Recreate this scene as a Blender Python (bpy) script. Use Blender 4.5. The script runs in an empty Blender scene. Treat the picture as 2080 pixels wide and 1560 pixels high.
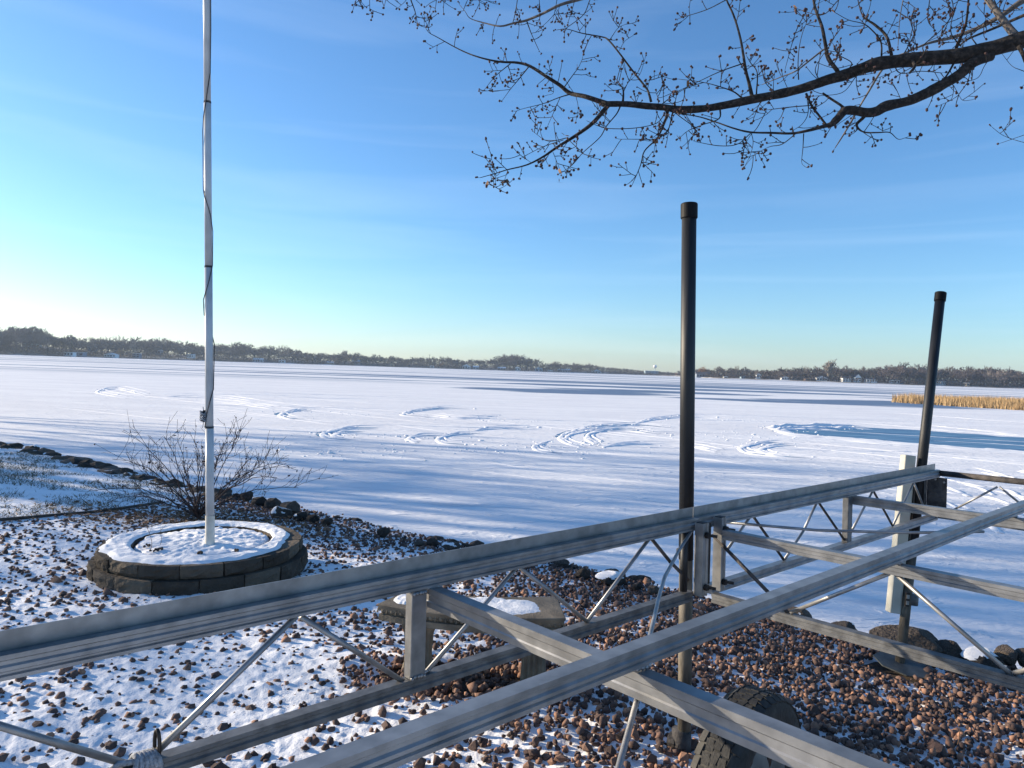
import bpy, math, random
import numpy as np
from mathutils import Vector, Matrix
random.seed(7)
RNG = np.random.default_rng(11)
S = bpy.context.scene
COL = S.collection
rad = math.radians

# ------------------------------------------------------------------ camera
CAMH = 2.4                       # eye height above the lake ice
F = 1450.0                       # focal length in photo pixels (2080 wide)
TH = math.atan(.0333)            # roll
PT = math.atan(29.2 * math.cos(TH) / F)   # pitch down
CP = np.array([0, 0, CAMH])
Fw = np.array([0, math.cos(PT), -math.sin(PT)])
_r0 = np.array([1., 0, 0]); _u0 = np.array([0, math.sin(PT), math.cos(PT)])
Rt = math.cos(TH) * _r0 + math.sin(TH) * _u0
Up = -math.sin(TH) * _r0 + math.cos(TH) * _u0
cd = bpy.data.cameras.new('camera'); cam = bpy.data.objects.new('camera', cd); COL.objects.link(cam)
cd.sensor_width = 36; cd.lens = F / 2080 * 36; cd.clip_end = 9000; cd.clip_start = .05
M4 = Matrix(((Rt[0], Up[0], -Fw[0], 0), (Rt[1], Up[1], -Fw[1], 0), (Rt[2], Up[2], -Fw[2], CAMH), (0, 0, 0, 1)))
cam.matrix_world = M4
S.camera = cam

# ------------------------------------------------------------------ light
SUN_AZ = -72.0      # degrees, clockwise from +Y: the sun stands low, out of frame to the left
SUN_EL = 14.5
W = bpy.data.worlds.new('World'); S.world = W; W.use_nodes = True
nt = W.node_tree; nt.nodes.clear()
wo = nt.nodes.new('ShaderNodeOutputWorld'); bg = nt.nodes.new('ShaderNodeBackground')
sky = nt.nodes.new('ShaderNodeTexSky'); sky.sky_type = 'NISHITA'; sky.sun_disc = False
sky.sun_elevation = rad(SUN_EL); sky.sun_rotation = rad(SUN_AZ)
sky.air_density = 1.0; sky.dust_density = .35; sky.ozone_density = 5.1; sky.altitude = 0
# faint high cirrus
tc = nt.nodes.new('ShaderNodeTexCoord'); mp = nt.nodes.new('ShaderNodeMapping'); mp.inputs['Scale'].default_value = (1.2, 1.2, 14)
mp.inputs['Rotation'].default_value = (rad(3), rad(4), rad(20))
nz = nt.nodes.new('ShaderNodeTexNoise'); nz.inputs['Scale'].default_value = 1.6; nz.inputs['Detail'].default_value = 6; nz.inputs['Distortion'].default_value = .6
cr = nt.nodes.new('ShaderNodeMapRange'); cr.inputs[1].default_value = .5; cr.inputs[2].default_value = .85; cr.inputs[3].default_value = 0; cr.inputs[4].default_value = .10
mx = nt.nodes.new('ShaderNodeMix'); mx.data_type = 'RGBA'; mx.inputs[7].default_value = (5.5, 6.2, 7.0, 1)
L = nt.links.new
L(tc.outputs['Generated'], mp.inputs[0]); L(mp.outputs[0], nz.inputs['Vector']); L(nz.outputs[0], cr.inputs[0])
hs = nt.nodes.new('ShaderNodeHueSaturation'); hs.inputs['Saturation'].default_value = 1.04; hs.inputs['Hue'].default_value = .499; L(sky.outputs[0], hs.inputs['Color'])
L(cr.outputs[0], mx.inputs[0]); L(hs.outputs[0], mx.inputs[6]); L(mx.outputs[2], bg.inputs[0])
bg.inputs[1].default_value = .116
L(bg.outputs[0], wo.inputs[0])
sd = bpy.data.lights.new('sun', 'SUN'); sun = bpy.data.objects.new('sun', sd); COL.objects.link(sun)
sd.energy = 5.0; sd.angle = rad(.55); sd.color = (1.0, .84, .62)
_sv = Vector((math.sin(rad(SUN_AZ)) * math.cos(rad(SUN_EL)), math.cos(rad(SUN_AZ)) * math.cos(rad(SUN_EL)), math.sin(rad(SUN_EL))))
sun.rotation_euler = _sv.to_track_quat('Z', 'Y').to_euler()
sun.location = _sv * 30
S.view_settings.view_transform = 'Standard'; S.view_settings.look = 'None'
S.view_settings.gamma = 1; S.view_settings.use_curve_mapping = False
S.view_settings.exposure = 1.02
S.cycles.max_bounces = 6

# ------------------------------------------------------------------ sight lines of the photograph -> points of the place
def ray(x, y): return Fw + (x - 1040) / F * Rt - (y - 780) / F * Up
def at(x, y, D): return CP + ray(x, y) * (D / ray(x, y)[1])
def yh(x): return 760.5 + .0333 * (x - 1330)
def onz(x, y, z):
    d = ray(x, y); return CP + d * ((z - CAMH) / d[2])
def onplane(x, y, P, n):
    d = ray(x, y); return CP + d * (np.dot(P - CP, n) / np.dot(d, n))

# ------------------------------------------------------------------ numpy value noise
_P = np.random.default_rng(3).random((256, 256)).astype(np.float64)
def vnoise(x, y):
    x = np.asarray(x, float); y = np.asarray(y, float)
    xi = np.floor(x).astype(int); yi = np.floor(y).astype(int)
    fx = x - xi; fy = y - yi; fx = fx * fx * (3 - 2 * fx); fy = fy * fy * (3 - 2 * fy)
    a = _P[xi & 255, yi & 255]; b = _P[(xi + 1) & 255, yi & 255]; c = _P[xi & 255, (yi + 1) & 255]; d = _P[(xi + 1) & 255, (yi + 1) & 255]
    return (a * (1 - fx) + b * fx) * (1 - fy) + (c * (1 - fx) + d * fx) * fy
def fbm(x, y, o=4):
    s = 0; a = .5; t = 0
    for k in range(o):
        s = s + a * vnoise(x * 2 ** k + 17.3 * k, y * 2 ** k + 5.1 * k); t += a; a *= .5
    return s / t
def sstep(a, b, x):
    t = np.clip((np.asarray(x, float) - a) / (b - a), 0, 1); return t * t * (3 - 2 * t)

# ------------------------------------------------------------------ mesh building
class MB:
    def __init__(s): s.v = []; s.f = []; s.n = 0
    def add(s, V, Fc):
        V = np.asarray(V, float).reshape(-1, 3); s.v.append(V)
        s.f.extend([tuple(int(i) + s.n for i in f) for f in Fc]); s.n += len(V)
    def box(s, c, ax, ay, az):
        """box centred on c with half-axis vectors"""
        c, ax, ay, az = (np.asarray(t, float) for t in (c, ax, ay, az))
        V = [c + i * ax + j * ay + k * az for k in (-1, 1) for j in (-1, 1) for i in (-1, 1)]
        s.add(V, [(0, 2, 3, 1), (4, 5, 7, 6), (0, 1, 5, 4), (2, 6, 7, 3), (0, 4, 6, 2), (1, 3, 7, 5)])
    def tube(s, pts, r, n=8, cap=True):
        pts = np.asarray(pts, float); m = len(pts)
        r = np.full(m, r, float) if np.isscalar(r) else np.asarray(r, float)
        T = np.gradient(pts, axis=0); T /= np.linalg.norm(T, axis=1)[:, None] + 1e-12
        a = np.array([0, 0, 1.]) if abs(T[0][2]) < .9 else np.array([1., 0, 0])
        N = np.cross(T[0], a); N /= np.linalg.norm(N)
        ang = np.arange(n) * 2 * math.pi / n; V = []
        for i in range(m):
            N = N - T[i] * np.dot(N, T[i]); N /= np.linalg.norm(N) + 1e-12
            B = np.cross(T[i], N)
            V.append(pts[i] + r[i] * (np.cos(ang)[:, None] * N + np.sin(ang)[:, None] * B))
        fc = []
        for i in range(m - 1):
            for j in range(n):
                k = (j + 1) % n; fc.append((i * n + j, i * n + k, (i + 1) * n + k, (i + 1) * n + j))
        if cap: fc.append(tuple(range(n - 1, -1, -1))); fc.append(tuple((m - 1) * n + j for j in range(n)))
        s.add(np.concatenate(V), fc)
    def extrude(s, prof, P0, P1, a, b):
        """closed 2-D profile (list of (p,q)) in axes a,b swept from P0 to P1"""
        P0, P1, a, b = (np.asarray(t, float) for t in (P0, P1, a, b)); n = len(prof)
        V = [P0 + p * a + q * b for p, q in prof] + [P1 + p * a + q * b for p, q in prof]
        fc = [(i, (i + 1) % n, n + (i + 1) % n, n + i) for i in range(n)] + [tuple(range(n - 1, -1, -1)), tuple(range(n, 2 * n))]
        s.add(V, fc)
    def ico(s, c, r):
        s.add(np.asarray(c) + ICO_V * r, ICO_F)
    def build(s, name, mat, parent=None, smooth=False, bevel=0, **kw):
        V = np.concatenate(s.v) if s.v else np.zeros((0, 3))
        return make(name, V, s.f, mat, parent, smooth, bevel, **kw)

_t = (1 + 5 ** .5) / 2
ICO_V = np.array([(-1, _t, 0), (1, _t, 0), (-1, -_t, 0), (1, -_t, 0), (0, -1, _t), (0, 1, _t), (0, -1, -_t), (0, 1, -_t), (_t, 0, -1), (_t, 0, 1), (-_t, 0, -1), (-_t, 0, 1)]) / math.sqrt(1 + _t * _t)
ICO_F = [(0, 11, 5), (0, 5, 1), (0, 1, 7), (0, 7, 10), (0, 10, 11), (1, 5, 9), (5, 11, 4), (11, 10, 2), (10, 7, 6), (7, 1, 8), (3, 9, 4), (3, 4, 2), (3, 2, 6), (3, 6, 8), (3, 8, 9), (4, 9, 5), (2, 4, 11), (6, 2, 10), (8, 6, 7), (9, 8, 1)]
ICO_FA = np.array(ICO_F)

def world_of(o):
    p = np.zeros(3)
    while o is not None: p = p + np.array(o.location); o = o.parent
    return p
def tag(o, label=None, cat=None, group=None, kind=None):
    if label: o['label'] = label
    if cat: o['category'] = cat
    if group: o['group'] = group
    if kind: o['kind'] = kind
    return o
def link(name, me, parent=None):
    o = bpy.data.objects.new(name, me); COL.objects.link(o)
    if parent is not None: o.parent = parent
    return o
def make(name, V, Fc, mat, parent=None, smooth=False, bevel=0, **kw):
    """vertices are given in world space; children are stored relative to their parent"""
    V = np.asarray(V, float)
    if parent is not None: V = V - world_of(parent)
    me = bpy.data.meshes.new(name)
    if isinstance(Fc, np.ndarray):
        k = Fc.shape[1]; me.vertices.add(len(V)); me.vertices.foreach_set('co', V.astype(np.float32).ravel())
        me.loops.add(Fc.size); me.loops.foreach_set('vertex_index', Fc.astype(np.int32).ravel())
        me.polygons.add(len(Fc)); me.polygons.foreach_set('loop_start', np.arange(0, Fc.size, k, dtype=np.int32))
        me.update(calc_edges=True)
    else:
        me.from_pydata(V.tolist(), [], Fc); me.update()
    if smooth: me.polygons.foreach_set('use_smooth', [True] * len(me.polygons))
    if mat is not None: me.materials.append(mat)
    o = link(name, me, parent)
    if bevel:
        b = o.modifiers.new('bevel', 'BEVEL'); b.width = bevel; b.segments = 2; b.limit_method = 'ANGLE'; b.angle_limit = rad(35)
    return tag(o, **kw)
def thing(name, label, cat, loc, group=None):
    o = link(name, None); o.location = tuple(float(t) for t in loc); o.empty_display_size = .1
    return tag(o, label, cat, group)

# ------------------------------------------------------------------ materials
def mat(name, c1, c2=None, scale=8, rough=.7, metal=0, bump=0, bscale=60, c3=None, isl=False, stretch=None, spec=.5, detail=6, pos=(.35, .65), obj=False, bdist=.01):
    m = bpy.data.materials.new(name); m.use_nodes = True; t = m.node_tree; N = t.nodes; k = t.links.new
    b = N['Principled BSDF']; b.inputs['Roughness'].default_value = rough; b.inputs['Metallic'].default_value = metal
    b.inputs['Specular IOR Level'].default_value = spec
    tc = N.new('ShaderNodeTexCoord'); vec = tc.outputs['Object']
    if stretch:
        mpn = N.new('ShaderNodeMapping'); mpn.inputs['Scale'].default_value = stretch; k(vec, mpn.inputs[0]); vec = mpn.outputs[0]
    r4 = lambda c: (*c, 1)
    if c2 is None: b.inputs['Base Color'].default_value = r4(c1)
    else:
        ns = N.new('ShaderNodeTexNoise'); ns.inputs['Scale'].default_value = scale; ns.inputs['Detail'].default_value = detail; k(vec, ns.inputs['Vector'])
        rp = N.new('ShaderNodeValToRGB'); rp.color_ramp.elements[0].position = pos[0]; rp.color_ramp.elements[1].position = pos[1]
        rp.color_ramp.elements[0].color = r4(c1); rp.color_ramp.elements[1].color = r4(c2)
        if c3: e = rp.color_ramp.elements.new(.5 * (pos[0] + pos[1])); e.color = r4(c3)
        src = ns.outputs[0]
        if isl or obj:
            add = N.new('ShaderNodeMath'); add.operation = 'ADD'
            if isl: g = N.new('ShaderNodeNewGeometry'); k(g.outputs['Random Per Island'], add.inputs[0])
            if obj or isl:
                oi = N.new('ShaderNodeObjectInfo'); k(oi.outputs['Random'], add.inputs[1])
            fr = N.new('ShaderNodeMath'); fr.operation = 'FRACT'; k(add.outputs[0], fr.inputs[0])
            mr = N.new('ShaderNodeMath'); mr.operation = 'MULTIPLY_ADD'; k(fr.outputs[0], mr.inputs[0]); mr.inputs[1].default_value = .5
            ad2 = N.new('ShaderNodeMath'); ad2.operation = 'MULTIPLY_ADD'; k(ns.outputs[0], ad2.inputs[0]); ad2.inputs[1].default_value = .5
            k(mr.outputs[0], ad2.inputs[2]); mr.inputs[2].default_value = 0
            src = ad2.outputs[0]
        k(src, rp.inputs[0]); k(rp.outputs[0], b.inputs['Base Color'])
    if bump:
        bn = N.new('ShaderNodeTexNoise'); bn.inputs['Scale'].default_value = bscale; bn.inputs['Detail'].default_value = 5; k(vec, bn.inputs['Vector'])
        bp = N.new('ShaderNodeBump'); bp.inputs['Strength'].default_value = bump; bp.inputs['Distance'].default_value = bdist
        k(bn.outputs[0], bp.inputs['Height']); k(bp.outputs[0], b.inputs['Normal'])
    return m
SNOW = (.83, .835, .85)
m_snow = mat('snow', (.78, .79, .81), SNOW, scale=3, rough=.75, bump=.5, bscale=90, spec=.25, bdist=.006)
m_soil = mat('soil', (.03, .022, .018), (.10, .07, .05), scale=20, rough=.95, bump=.6)
m_stone = mat('crushed_rock', (.035, .024, .022), (.42, .225, .14), scale=14, rough=.85, c3=(.125, .080, .066), isl=True, bump=.5, bscale=120, pos=(.18, .86), bdist=.004, spec=.3)
m_boulder = mat('boulder_rock', (.04, .034, .03), (.21, .17, .14), scale=5, rough=.9, c3=(.10, .08, .065), obj=True, bump=1, bscale=9, pos=(.2, .8), spec=.25, bdist=.05)
m_alu = mat('weathered_aluminium', (.19, .193, .198), (.30, .303, .308), scale=17, rough=.42, metal=.6, bump=.12, bscale=60, detail=9, stretch=(1, 1, 1), bdist=.003)
m_alu2 = mat('dull_aluminium', (.090, .092, .096), (.17, .173, .178), scale=24, rough=.55, metal=.45, bump=.15, bscale=120, detail=9, bdist=.003)
m_rod = mat('brace_rod_metal', (.20, .203, .21), (.34, .34, .345), scale=14, rough=.42, metal=.6)
m_rust = mat('dark_worn_steel', (.025, .024, .026), (.085, .075, .072), scale=18, rough=.8, bump=.4, bscale=80, metal=.2)
m_blackp = mat('black_sleeve', (.0035, .005, .008), (.010, .012, .016), scale=30, rough=.55, stretch=(1, 1, .12), bump=.15, bscale=50)
m_plate = mat('dull_dark_plate', (.025, .030, .030), (.07, .078, .078), scale=14, rough=.6, bump=.2)
m_cap = mat('black_cap', (.003, .003, .005), rough=.6, spec=.15)
m_pipe = mat('scuffed_pipe', (.045, .040, .033), (.18, .155, .12), scale=22, rough=.75, c3=(.10, .085, .065), stretch=(1, 1, .25), bump=.3, bscale=60)
m_bolt = mat('blackened_bolt', (.015, .014, .014), (.05, .04, .035), scale=40, rough=.5, metal=.5)
m_white = mat('white_pole_paint', (.40, .41, .42), (.54, .55, .56), scale=5, rough=.35)
m_pvc = mat('cream_pvc', (.50, .47, .40), (.72, .70, .64), scale=7, rough=.5)
m_bump = mat('yellowed_white_vinyl', (.32, .31, .26), (.50, .49, .44), scale=4, rough=.45)
m_cord = mat('dark_cord', (.02, .022, .028), (.06, .06, .065), scale=50, rough=.9)
m_rope = mat('grey_rope', (.16, .17, .19), (.36, .38, .42), scale=90, rough=.9, bump=.6, bscale=200)
m_block = mat('wall_block', (.045, .036, .028), (.18, .14, .10), scale=7, rough=.95, c3=(.09, .074, .058), bump=1, bscale=45, obj=True, pos=(.2, .8), spec=.2, bdist=.012)
m_conc = mat('bench_concrete', (.105, .090, .070), (.22, .185, .14), scale=9, rough=.9, bump=.4, bscale=70, spec=.25)
m_tyre = mat('tyre_rubber', (.008, .008, .008), (.030, .029, .027), scale=25, rough=.75, bump=.25, bscale=90)
m_rim = mat('grey_rim', (.11, .11, .11), (.22, .22, .21), scale=12, rough=.6, metal=.3)
m_bark = mat('maple_bark', (.008, .006, .005), (.045, .034, .028), scale=40, rough=.95, c3=(.018, .014, .012), bump=1, bscale=70, bdist=.01)
m_barkg = mat('grey_and_sunlit_bark', (.06, .05, .045), (.14, .12, .105), scale=26, rough=.9, bump=.5, bscale=80)  # paints sunlight onto some maple branches; plain grey bark on the yard trees
m_bud = mat('maple_bud', (.030, .012, .012), (.075, .035, .03), scale=40, rough=.8)
m_shrub = mat('shrub_twig', (.025, .016, .014), (.09, .055, .045), scale=30, rough=.9)
m_dleaf = mat('dead_leaf', (.10, .055, .03), (.30, .17, .09), scale=3, rough=.9, isl=True, pos=(.2, .8))
m_grass = mat('winter_grass', (.05, .055, .03), (.20, .17, .10), scale=3, rough=.9, isl=True, pos=(.2, .8))
m_edge = mat('edging_plastic', (.03, .022, .018), (.08, .055, .04), scale=15, rough=.7)
m_reed = mat('dry_reed', (.27, .165, .075), (.52, .37, .20), scale=2, rough=.9, isl=True, pos=(.2, .8))
m_ftree = [mat('far_bark_a', (.075, .060, .062), (.17, .138, .132), scale=.6, rough=.95, obj=True, pos=(.2, .8)),
           mat('far_bark_b', (.058, .050, .056), (.13, .112, .115), scale=.6, rough=.95, obj=True, pos=(.2, .8)),
           mat('far_bark_pale', (.17, .145, .12), (.30, .26, .22), scale=.6, rough=.95)]
m_fcon = mat('far_needles', (.018, .030, .022), (.045, .060, .040), scale=1, rough=.95)
m_willow = mat('orange_willow', (.22, .11, .05), (.38, .20, .10), scale=1, rough=.95)
m_brush = mat('shore_brush', (.055, .044, .044), (.14, .112, .105), scale=.15, rough=.95)
m_farland = mat('far_land', (.10, .09, .08), (.55, .58, .64), scale=.025, rough=.95, c3=(.22, .20, .19), pos=(.38, .66), stretch=(1, 1, 6))
m_win = mat('window_glass', (.03, .04, .06), rough=.1)
def flat(name, c, rough=.8): return mat(name, tuple(t * .85 for t in c), c, scale=.3, rough=rough)
WALLC = {'white': flat('white_siding', (.78, .78, .76)), 'blue': flat('pale_blue_siding', (.36, .50, .60)), 'grey': flat('grey_siding', (.30, .33, .37)),
         'tan': flat('tan_siding', (.48, .38, .27)), 'brown': flat('brown_siding', (.12, .08, .07)), 'slate': flat('slate_siding', (.18, .22, .28))}
ROOFC = {'snow': m_snow, 'dark': flat('dark_shingle', (.07, .07, .085)), 'brown': flat('brown_shingle', (.13, .10, .085))}

# ------------------------------------------------------------------ lie of the land
def shore_s(x, y):          # metres inland of the bank's edge
    return (6.94 - .70 * np.asarray(x) - np.asarray(y)) / 1.2207 + .18 * (fbm(np.asarray(x) * .6 + 40, np.asarray(y) * .6 + 9, 2) - .5)
def gz(x, y):
    s = shore_s(x, y)
    d = 1.80 - (.07 + .02 * sstep(-1, .6, x)) * np.clip(s, 0, 3) - .012 * np.clip(s - 3, 0, 40)
    d = d + .055 * sstep(1.2, 2.1, x) * (1 - sstep(2, 3, s)) + .95 * sstep(.05, 1.0, -s)
    return CAMH - d + .03 * (fbm(np.asarray(x) * .9, np.asarray(y) * .9, 3) - .5)
def lawn(x, y):             # 1 on the lawn, 0 on the gravel
    x = np.asarray(x); y = np.asarray(y)
    return sstep(-.04, .04, (-4.62 + .62 * np.tanh((y - 7.0) * .9) - .25 * np.clip(6.0 - y, 0, 9) ** 1.3 - x))

# ---- frozen lake
def lake_material():
    m = bpy.data.materials.new('lake_snow_and_ice'); m.use_nodes = True; t = m.node_tree; N = t.nodes; k = t.links.new
    b = N['Principled BSDF']; geo = N.new('ShaderNodeNewGeometry'); sep = N.new('ShaderNodeSeparateXYZ'); k(geo.outputs['Position'], sep.inputs[0])
    def math_(op, a, c=None, d=None, clamp=False):
        n = N.new('ShaderNodeMath'); n.operation = op; n.use_clamp = clamp
        for i, q in enumerate((a, c, d)):
            if q is None: continue
            if isinstance(q, (int, float)): n.inputs[i].default_value = q
            else: k(q, n.inputs[i])
        return n.outputs[0]
    def ss(v, a, c):
        n = N.new('ShaderNodeMapRange'); n.interpolation_type = 'SMOOTHSTEP'; k(v, n.inputs[0]); n.inputs[1].default_value = a; n.inputs[2].default_value = c; return n.outputs[0]
    def noise(sx, sy, det=5, off=0, dist=0):
        mpn = N.new('ShaderNodeMapping'); mpn.inputs['Scale'].default_value = (sx, sy, 1); mpn.inputs['Location'].default_value = (off, off * .7, 0); k(geo.outputs['Position'], mpn.inputs[0])
        n = N.new('ShaderNodeTexNoise'); n.inputs['Scale'].default_value = 1; n.inputs['Detail'].default_value = det; n.inputs['Distortion'].default_value = dist; k(mpn.outputs[0], n.inputs['Vector']); return n.outputs[0]
    X, Y = sep.outputs[0], sep.outputs[1]
    warp = noise(.07, .10, 4, 3)
    streak = noise(.0042, .034, 5, 11.3, .25)
    far = ss(streak, .50, .62)
    dist_mask = math_('MULTIPLY', ss(Y, 88, 130), .85)
    ice = math_('MULTIPLY', far, dist_mask)
    fine = ss(noise(.002, .075, 3, 5.1), .56, .62); ice = math_('MAXIMUM', ice, math_('MULTIPLY', math_('MULTIPLY', fine, dist_mask), .8))
    for (cx, cy, a, c, rot) in [(7, 86, 14, 9, 0), (21, 100, 16, 7, 0), (44, 80, 18, 11, -.10), (27, 75, 13, 4, .06), (30, 124, 38, 9, 0), (70, 106, 24, 5, 0), (-60, 150, 60, 5, 0), (-32, 118, 18, 2.4, 0), (-4, 170, 40, 11, 0), (52, 150, 40, 8, 0)]:
        dx = math_('SUBTRACT', X, cx); dy = math_('SUBTRACT', Y, cy)
        dy = math_('ADD', dy, math_('MULTIPLY', dx, rot))
        q = math_('ADD', math_('POWER', math_('ABSOLUTE', math_('DIVIDE', dx, a)), 2), math_('POWER', math_('ABSOLUTE', math_('DIVIDE', dy, c)), 2))
        q = math_('ADD', q, math_('MULTIPLY', math_('SUBTRACT', warp, .5), 2.6))
        ice = math_('MAXIMUM', ice, math_('MULTIPLY', math_('SUBTRACT', 1, ss(q, .55, 1.15)), .92))
    # small wind-bared flecks near the shore
    fleck = math_('MULTIPLY', ss(noise(.55, 1.9, 7, 21), .58, .72), .22); ice = math_('MAXIMUM', ice, fleck)
    mixc = N.new('ShaderNodeMix'); mixc.data_type = 'RGBA'; k(ice, mixc.inputs[0])
    sn = N.new('ShaderNodeMix'); sn.data_type = 'RGBA'; k(ss(noise(.12, .4, 5, 2), .35, .7), sn.inputs[0]); sn.inputs[6].default_value = (.76, .765, .785, 1); sn.inputs[7].default_value = (.83, .835, .845, 1)
    k(sn.outputs[2], mixc.inputs[6]); mixc.inputs[7].default_value = (.09, .17, .29, 1); k(mixc.outputs[2], b.inputs['Base Color'])
    b.inputs['Roughness'].default_value = .8; b.inputs['Specular IOR Level'].default_value = .08
    h1 = noise(.9, 3.2, 7, 0, .3); h2 = noise(9, 16, 4, 8); h3 = noise(.22, .8, 3, 4)
    hh = math_('ADD', math_('MULTIPLY', h1, .038), math_('MULTIPLY', h2, .018)); hh = math_('ADD', hh, math_('MULTIPLY', h3, .06)); hh = math_('ADD', hh, math_('MULTIPLY', ss(noise(1.6, 4.2, 6, 31, .8), .52, .70), .022))
    bp = N.new('ShaderNodeBump'); bp.inputs['Strength'].default_value = .75; bp.inputs['Distance'].default_value = 1.0
    k(hh, bp.inputs['Height']); k(bp.outputs[0], b.inputs['Normal'])
    return m
m_lake = lake_material()
m_ice = mat('swept_ice', (.07, .16, .29), (.17, .31, .45), scale=.8, rough=.6, spec=.12, c3=(.10, .22, .36), stretch=(.6, 3, 1))
def grid(xs, ys, zf):
    Xg, Yg = np.meshgrid(xs, ys); Zg = zf(Xg, Yg); n = len(xs); m = len(ys)
    V = np.stack([Xg, Yg, Zg], -1).reshape(-1, 3)
    i = (np.arange(m - 1)[:, None] * n + np.arange(n - 1)[None]).ravel()
    return V, np.stack([i, i + 1, i + n + 1, i + n], 1)
xs = np.concatenate([-np.geomspace(2200, 6, 40), np.linspace(-5, 5, 11), np.geomspace(6, 2200, 40)])
ys = np.concatenate([-np.geomspace(300, 10, 20), np.linspace(-5, 60, 27), np.geomspace(64, 2400, 50)])
V, Fc = grid(xs, ys, lambda x, y: 0 * x)
make('frozen_lake', V, Fc, m_lake, kind='structure')

# ---- coarse land under and behind everything (starts below the detailed bed)
xs = np.concatenate([np.linspace(-260, -15, 50), np.arange(-14, 12.1, .5), np.linspace(13, 60, 15)]); ys = np.concatenate([np.linspace(-120, -5, 24), np.arange(-4, 18, .5), np.linspace(18.5, 160, 60)])
V, Fc = grid(xs, ys, lambda x, y: gz(x, y) - .05)
make('snowy_bank', V, Fc, m_snow, smooth=True, kind='structure')

# ---- crushed rock: placed first, the snow is then laid over and between the stones
XR, YR, CE = (-6.6, 5.4), (.5, 10.4), .010
BENCH_C = np.array([-.12, 3.66])
PLC = np.array([-2.345, 5.50])        # planter centre
def stones():
    N0 = 135000
    x = RNG.uniform(XR[0], XR[1], N0); y = RNG.uniform(YR[0], YR[1], N0)
    vis = (np.abs(x) < .80 * y + .5) & (y > 1.7)
    s = shore_s(x, y)
    ok = vis & (s > -.06) & (np.hypot(x - 2.46, (y - 4.44)) > .19) & (lawn(x, y) < .5) & (np.hypot(x - PLC[0], y - PLC[1]) > .74)
    x, y = x[ok], y[ok]
    dens = sstep(-1.2, .9, x + .25 * (fbm(x * 1.2, y * 1.2, 2) - .5) * 3)
    dens = np.maximum(dens, .45 * (1 - sstep(.3, 1.6, shore_s(x, y)))); bn = np.hypot((x - BENCH_C[0]) / .75, (y - BENCH_C[1]) / .4) < 1; dens = np.where(bn, 1, dens)
    keep = RNG.random(len(x)) < .34 + .66 * dens
    x, y, dens = x[keep], y[keep], dens[keep]
    r = .0088 + .0150 * RNG.random(len(x)) ** 1.8 + .014 * (RNG.random(len(x)) < .03)
    r *= 1.0 - .06 * dens
    z = gz(x, y) + RNG.uniform(-.012, .012, len(x)) + dens * RNG.uniform(0, .020, len(x))
    return x, y, z, r
sx, sy, sz, sr = stones()
def stone_shapes(n, seed):
    g = np.random.default_rng(seed)
    B = ICO_V[None] * (1 + g.uniform(-.30, .30, (n, 12, 1))) + g.uniform(-.14, .14, (n, 12, 3))
    B = B * g.uniform(.72, 1.3, (n, 1, 3)); B[:, :, 2] *= .82
    q = g.normal(size=(n, 4)); q[:, 1:3] *= .45; q /= np.linalg.norm(q, axis=1)[:, None]
    w, a, b, c = q.T
    Rm = np.stack([1 - 2 * (b * b + c * c), 2 * (a * b - c * w), 2 * (a * c + b * w), 2 * (a * b + c * w), 1 - 2 * (a * a + c * c), 2 * (b * c - a * w), 2 * (a * c - b * w), 2 * (b * c + a * w), 1 - 2 * (a * a + b * b)], -1).reshape(n, 3, 3)
    return np.einsum('nij,nkj->nki', Rm, B)
appar = sr / np.hypot(np.hypot(sx, sy), 1.55)
infr = (np.abs(sx) < .70 * sy) & (sy > 2.6)
order = np.argsort(-np.where(infr, appar, 0))
near, rest = order[:290], order[290:]
bed = make('gravel_bed', *grid(np.linspace(-6.4, 5.2, 120), np.linspace(.9, 10, 95), lambda x, y: gz(x, y) - .022), m_soil, kind='structure')
B = stone_shapes(len(rest), 5) * sr[rest][:, None, None] + np.stack([sx, sy, sz], 1)[rest][:, None]
Fs = (ICO_FA[None] + (np.arange(len(rest)) * 12)[:, None, None]).reshape(-1, 3)
make('gravel', B.reshape(-1, 3), Fs, m_stone, bed, kind='stuff')
protos = []
for k in range(10):
    Vp = stone_shapes(1, 90 + k)[0]; me = bpy.data.meshes.new('stone'); me.from_pydata(Vp.tolist(), [], ICO_F); me.materials.append(m_stone); protos.append(me)
for q, i in enumerate(near):
    o = link('stone', protos[q % 10], bed); o.location = (sx[i], sy[i], sz[i]); o.scale = (sr[i] * 1.08,) * 3; o.rotation_euler = (0, 0, random.uniform(0, 6.28))

# raster of stone heights
nx, ny = int((XR[1] - XR[0]) / CE), int((YR[1] - YR[0]) / CE)
H = np.zeros((ny, nx))
jx = ((sx - XR[0]) / CE).astype(int); jy = ((sy - YR[0]) / CE).astype(int); hz = sz - gz(sx, sy)
for a, b, r, z in zip(jx, jy, sr, hz):
    k = int(r / CE) + 2
    if a < k or b < k or a >= nx - k or b >= ny - k: continue
    g = np.arange(-k, k + 1) * CE; d2 = (g[None] ** 2 + g[:, None] ** 2) / (r * r)
    hh = z + r * .75 * np.sqrt(np.clip(1 - d2, 0, 1)); hh[d2 > 1] = 0
    w = H[b - k:b + k + 1, a - k:a + k + 1]; np.maximum(w, hh, out=w)
def blur(A, n):
    for ax in (0, 1):
        c = np.cumsum(np.pad(A, [(n + 1, n) if i == ax else (0, 0) for i in (0, 1)], mode='edge'), axis=ax)
        A = (np.take(c, range(2 * n + 1, c.shape[ax]), ax) - np.take(c, range(0, c.shape[ax] - 2 * n - 1), ax)) / (2 * n + 1)
    return A
Hb = blur(blur(H, 2), 2); Hc = blur(Hb, 6)
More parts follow.
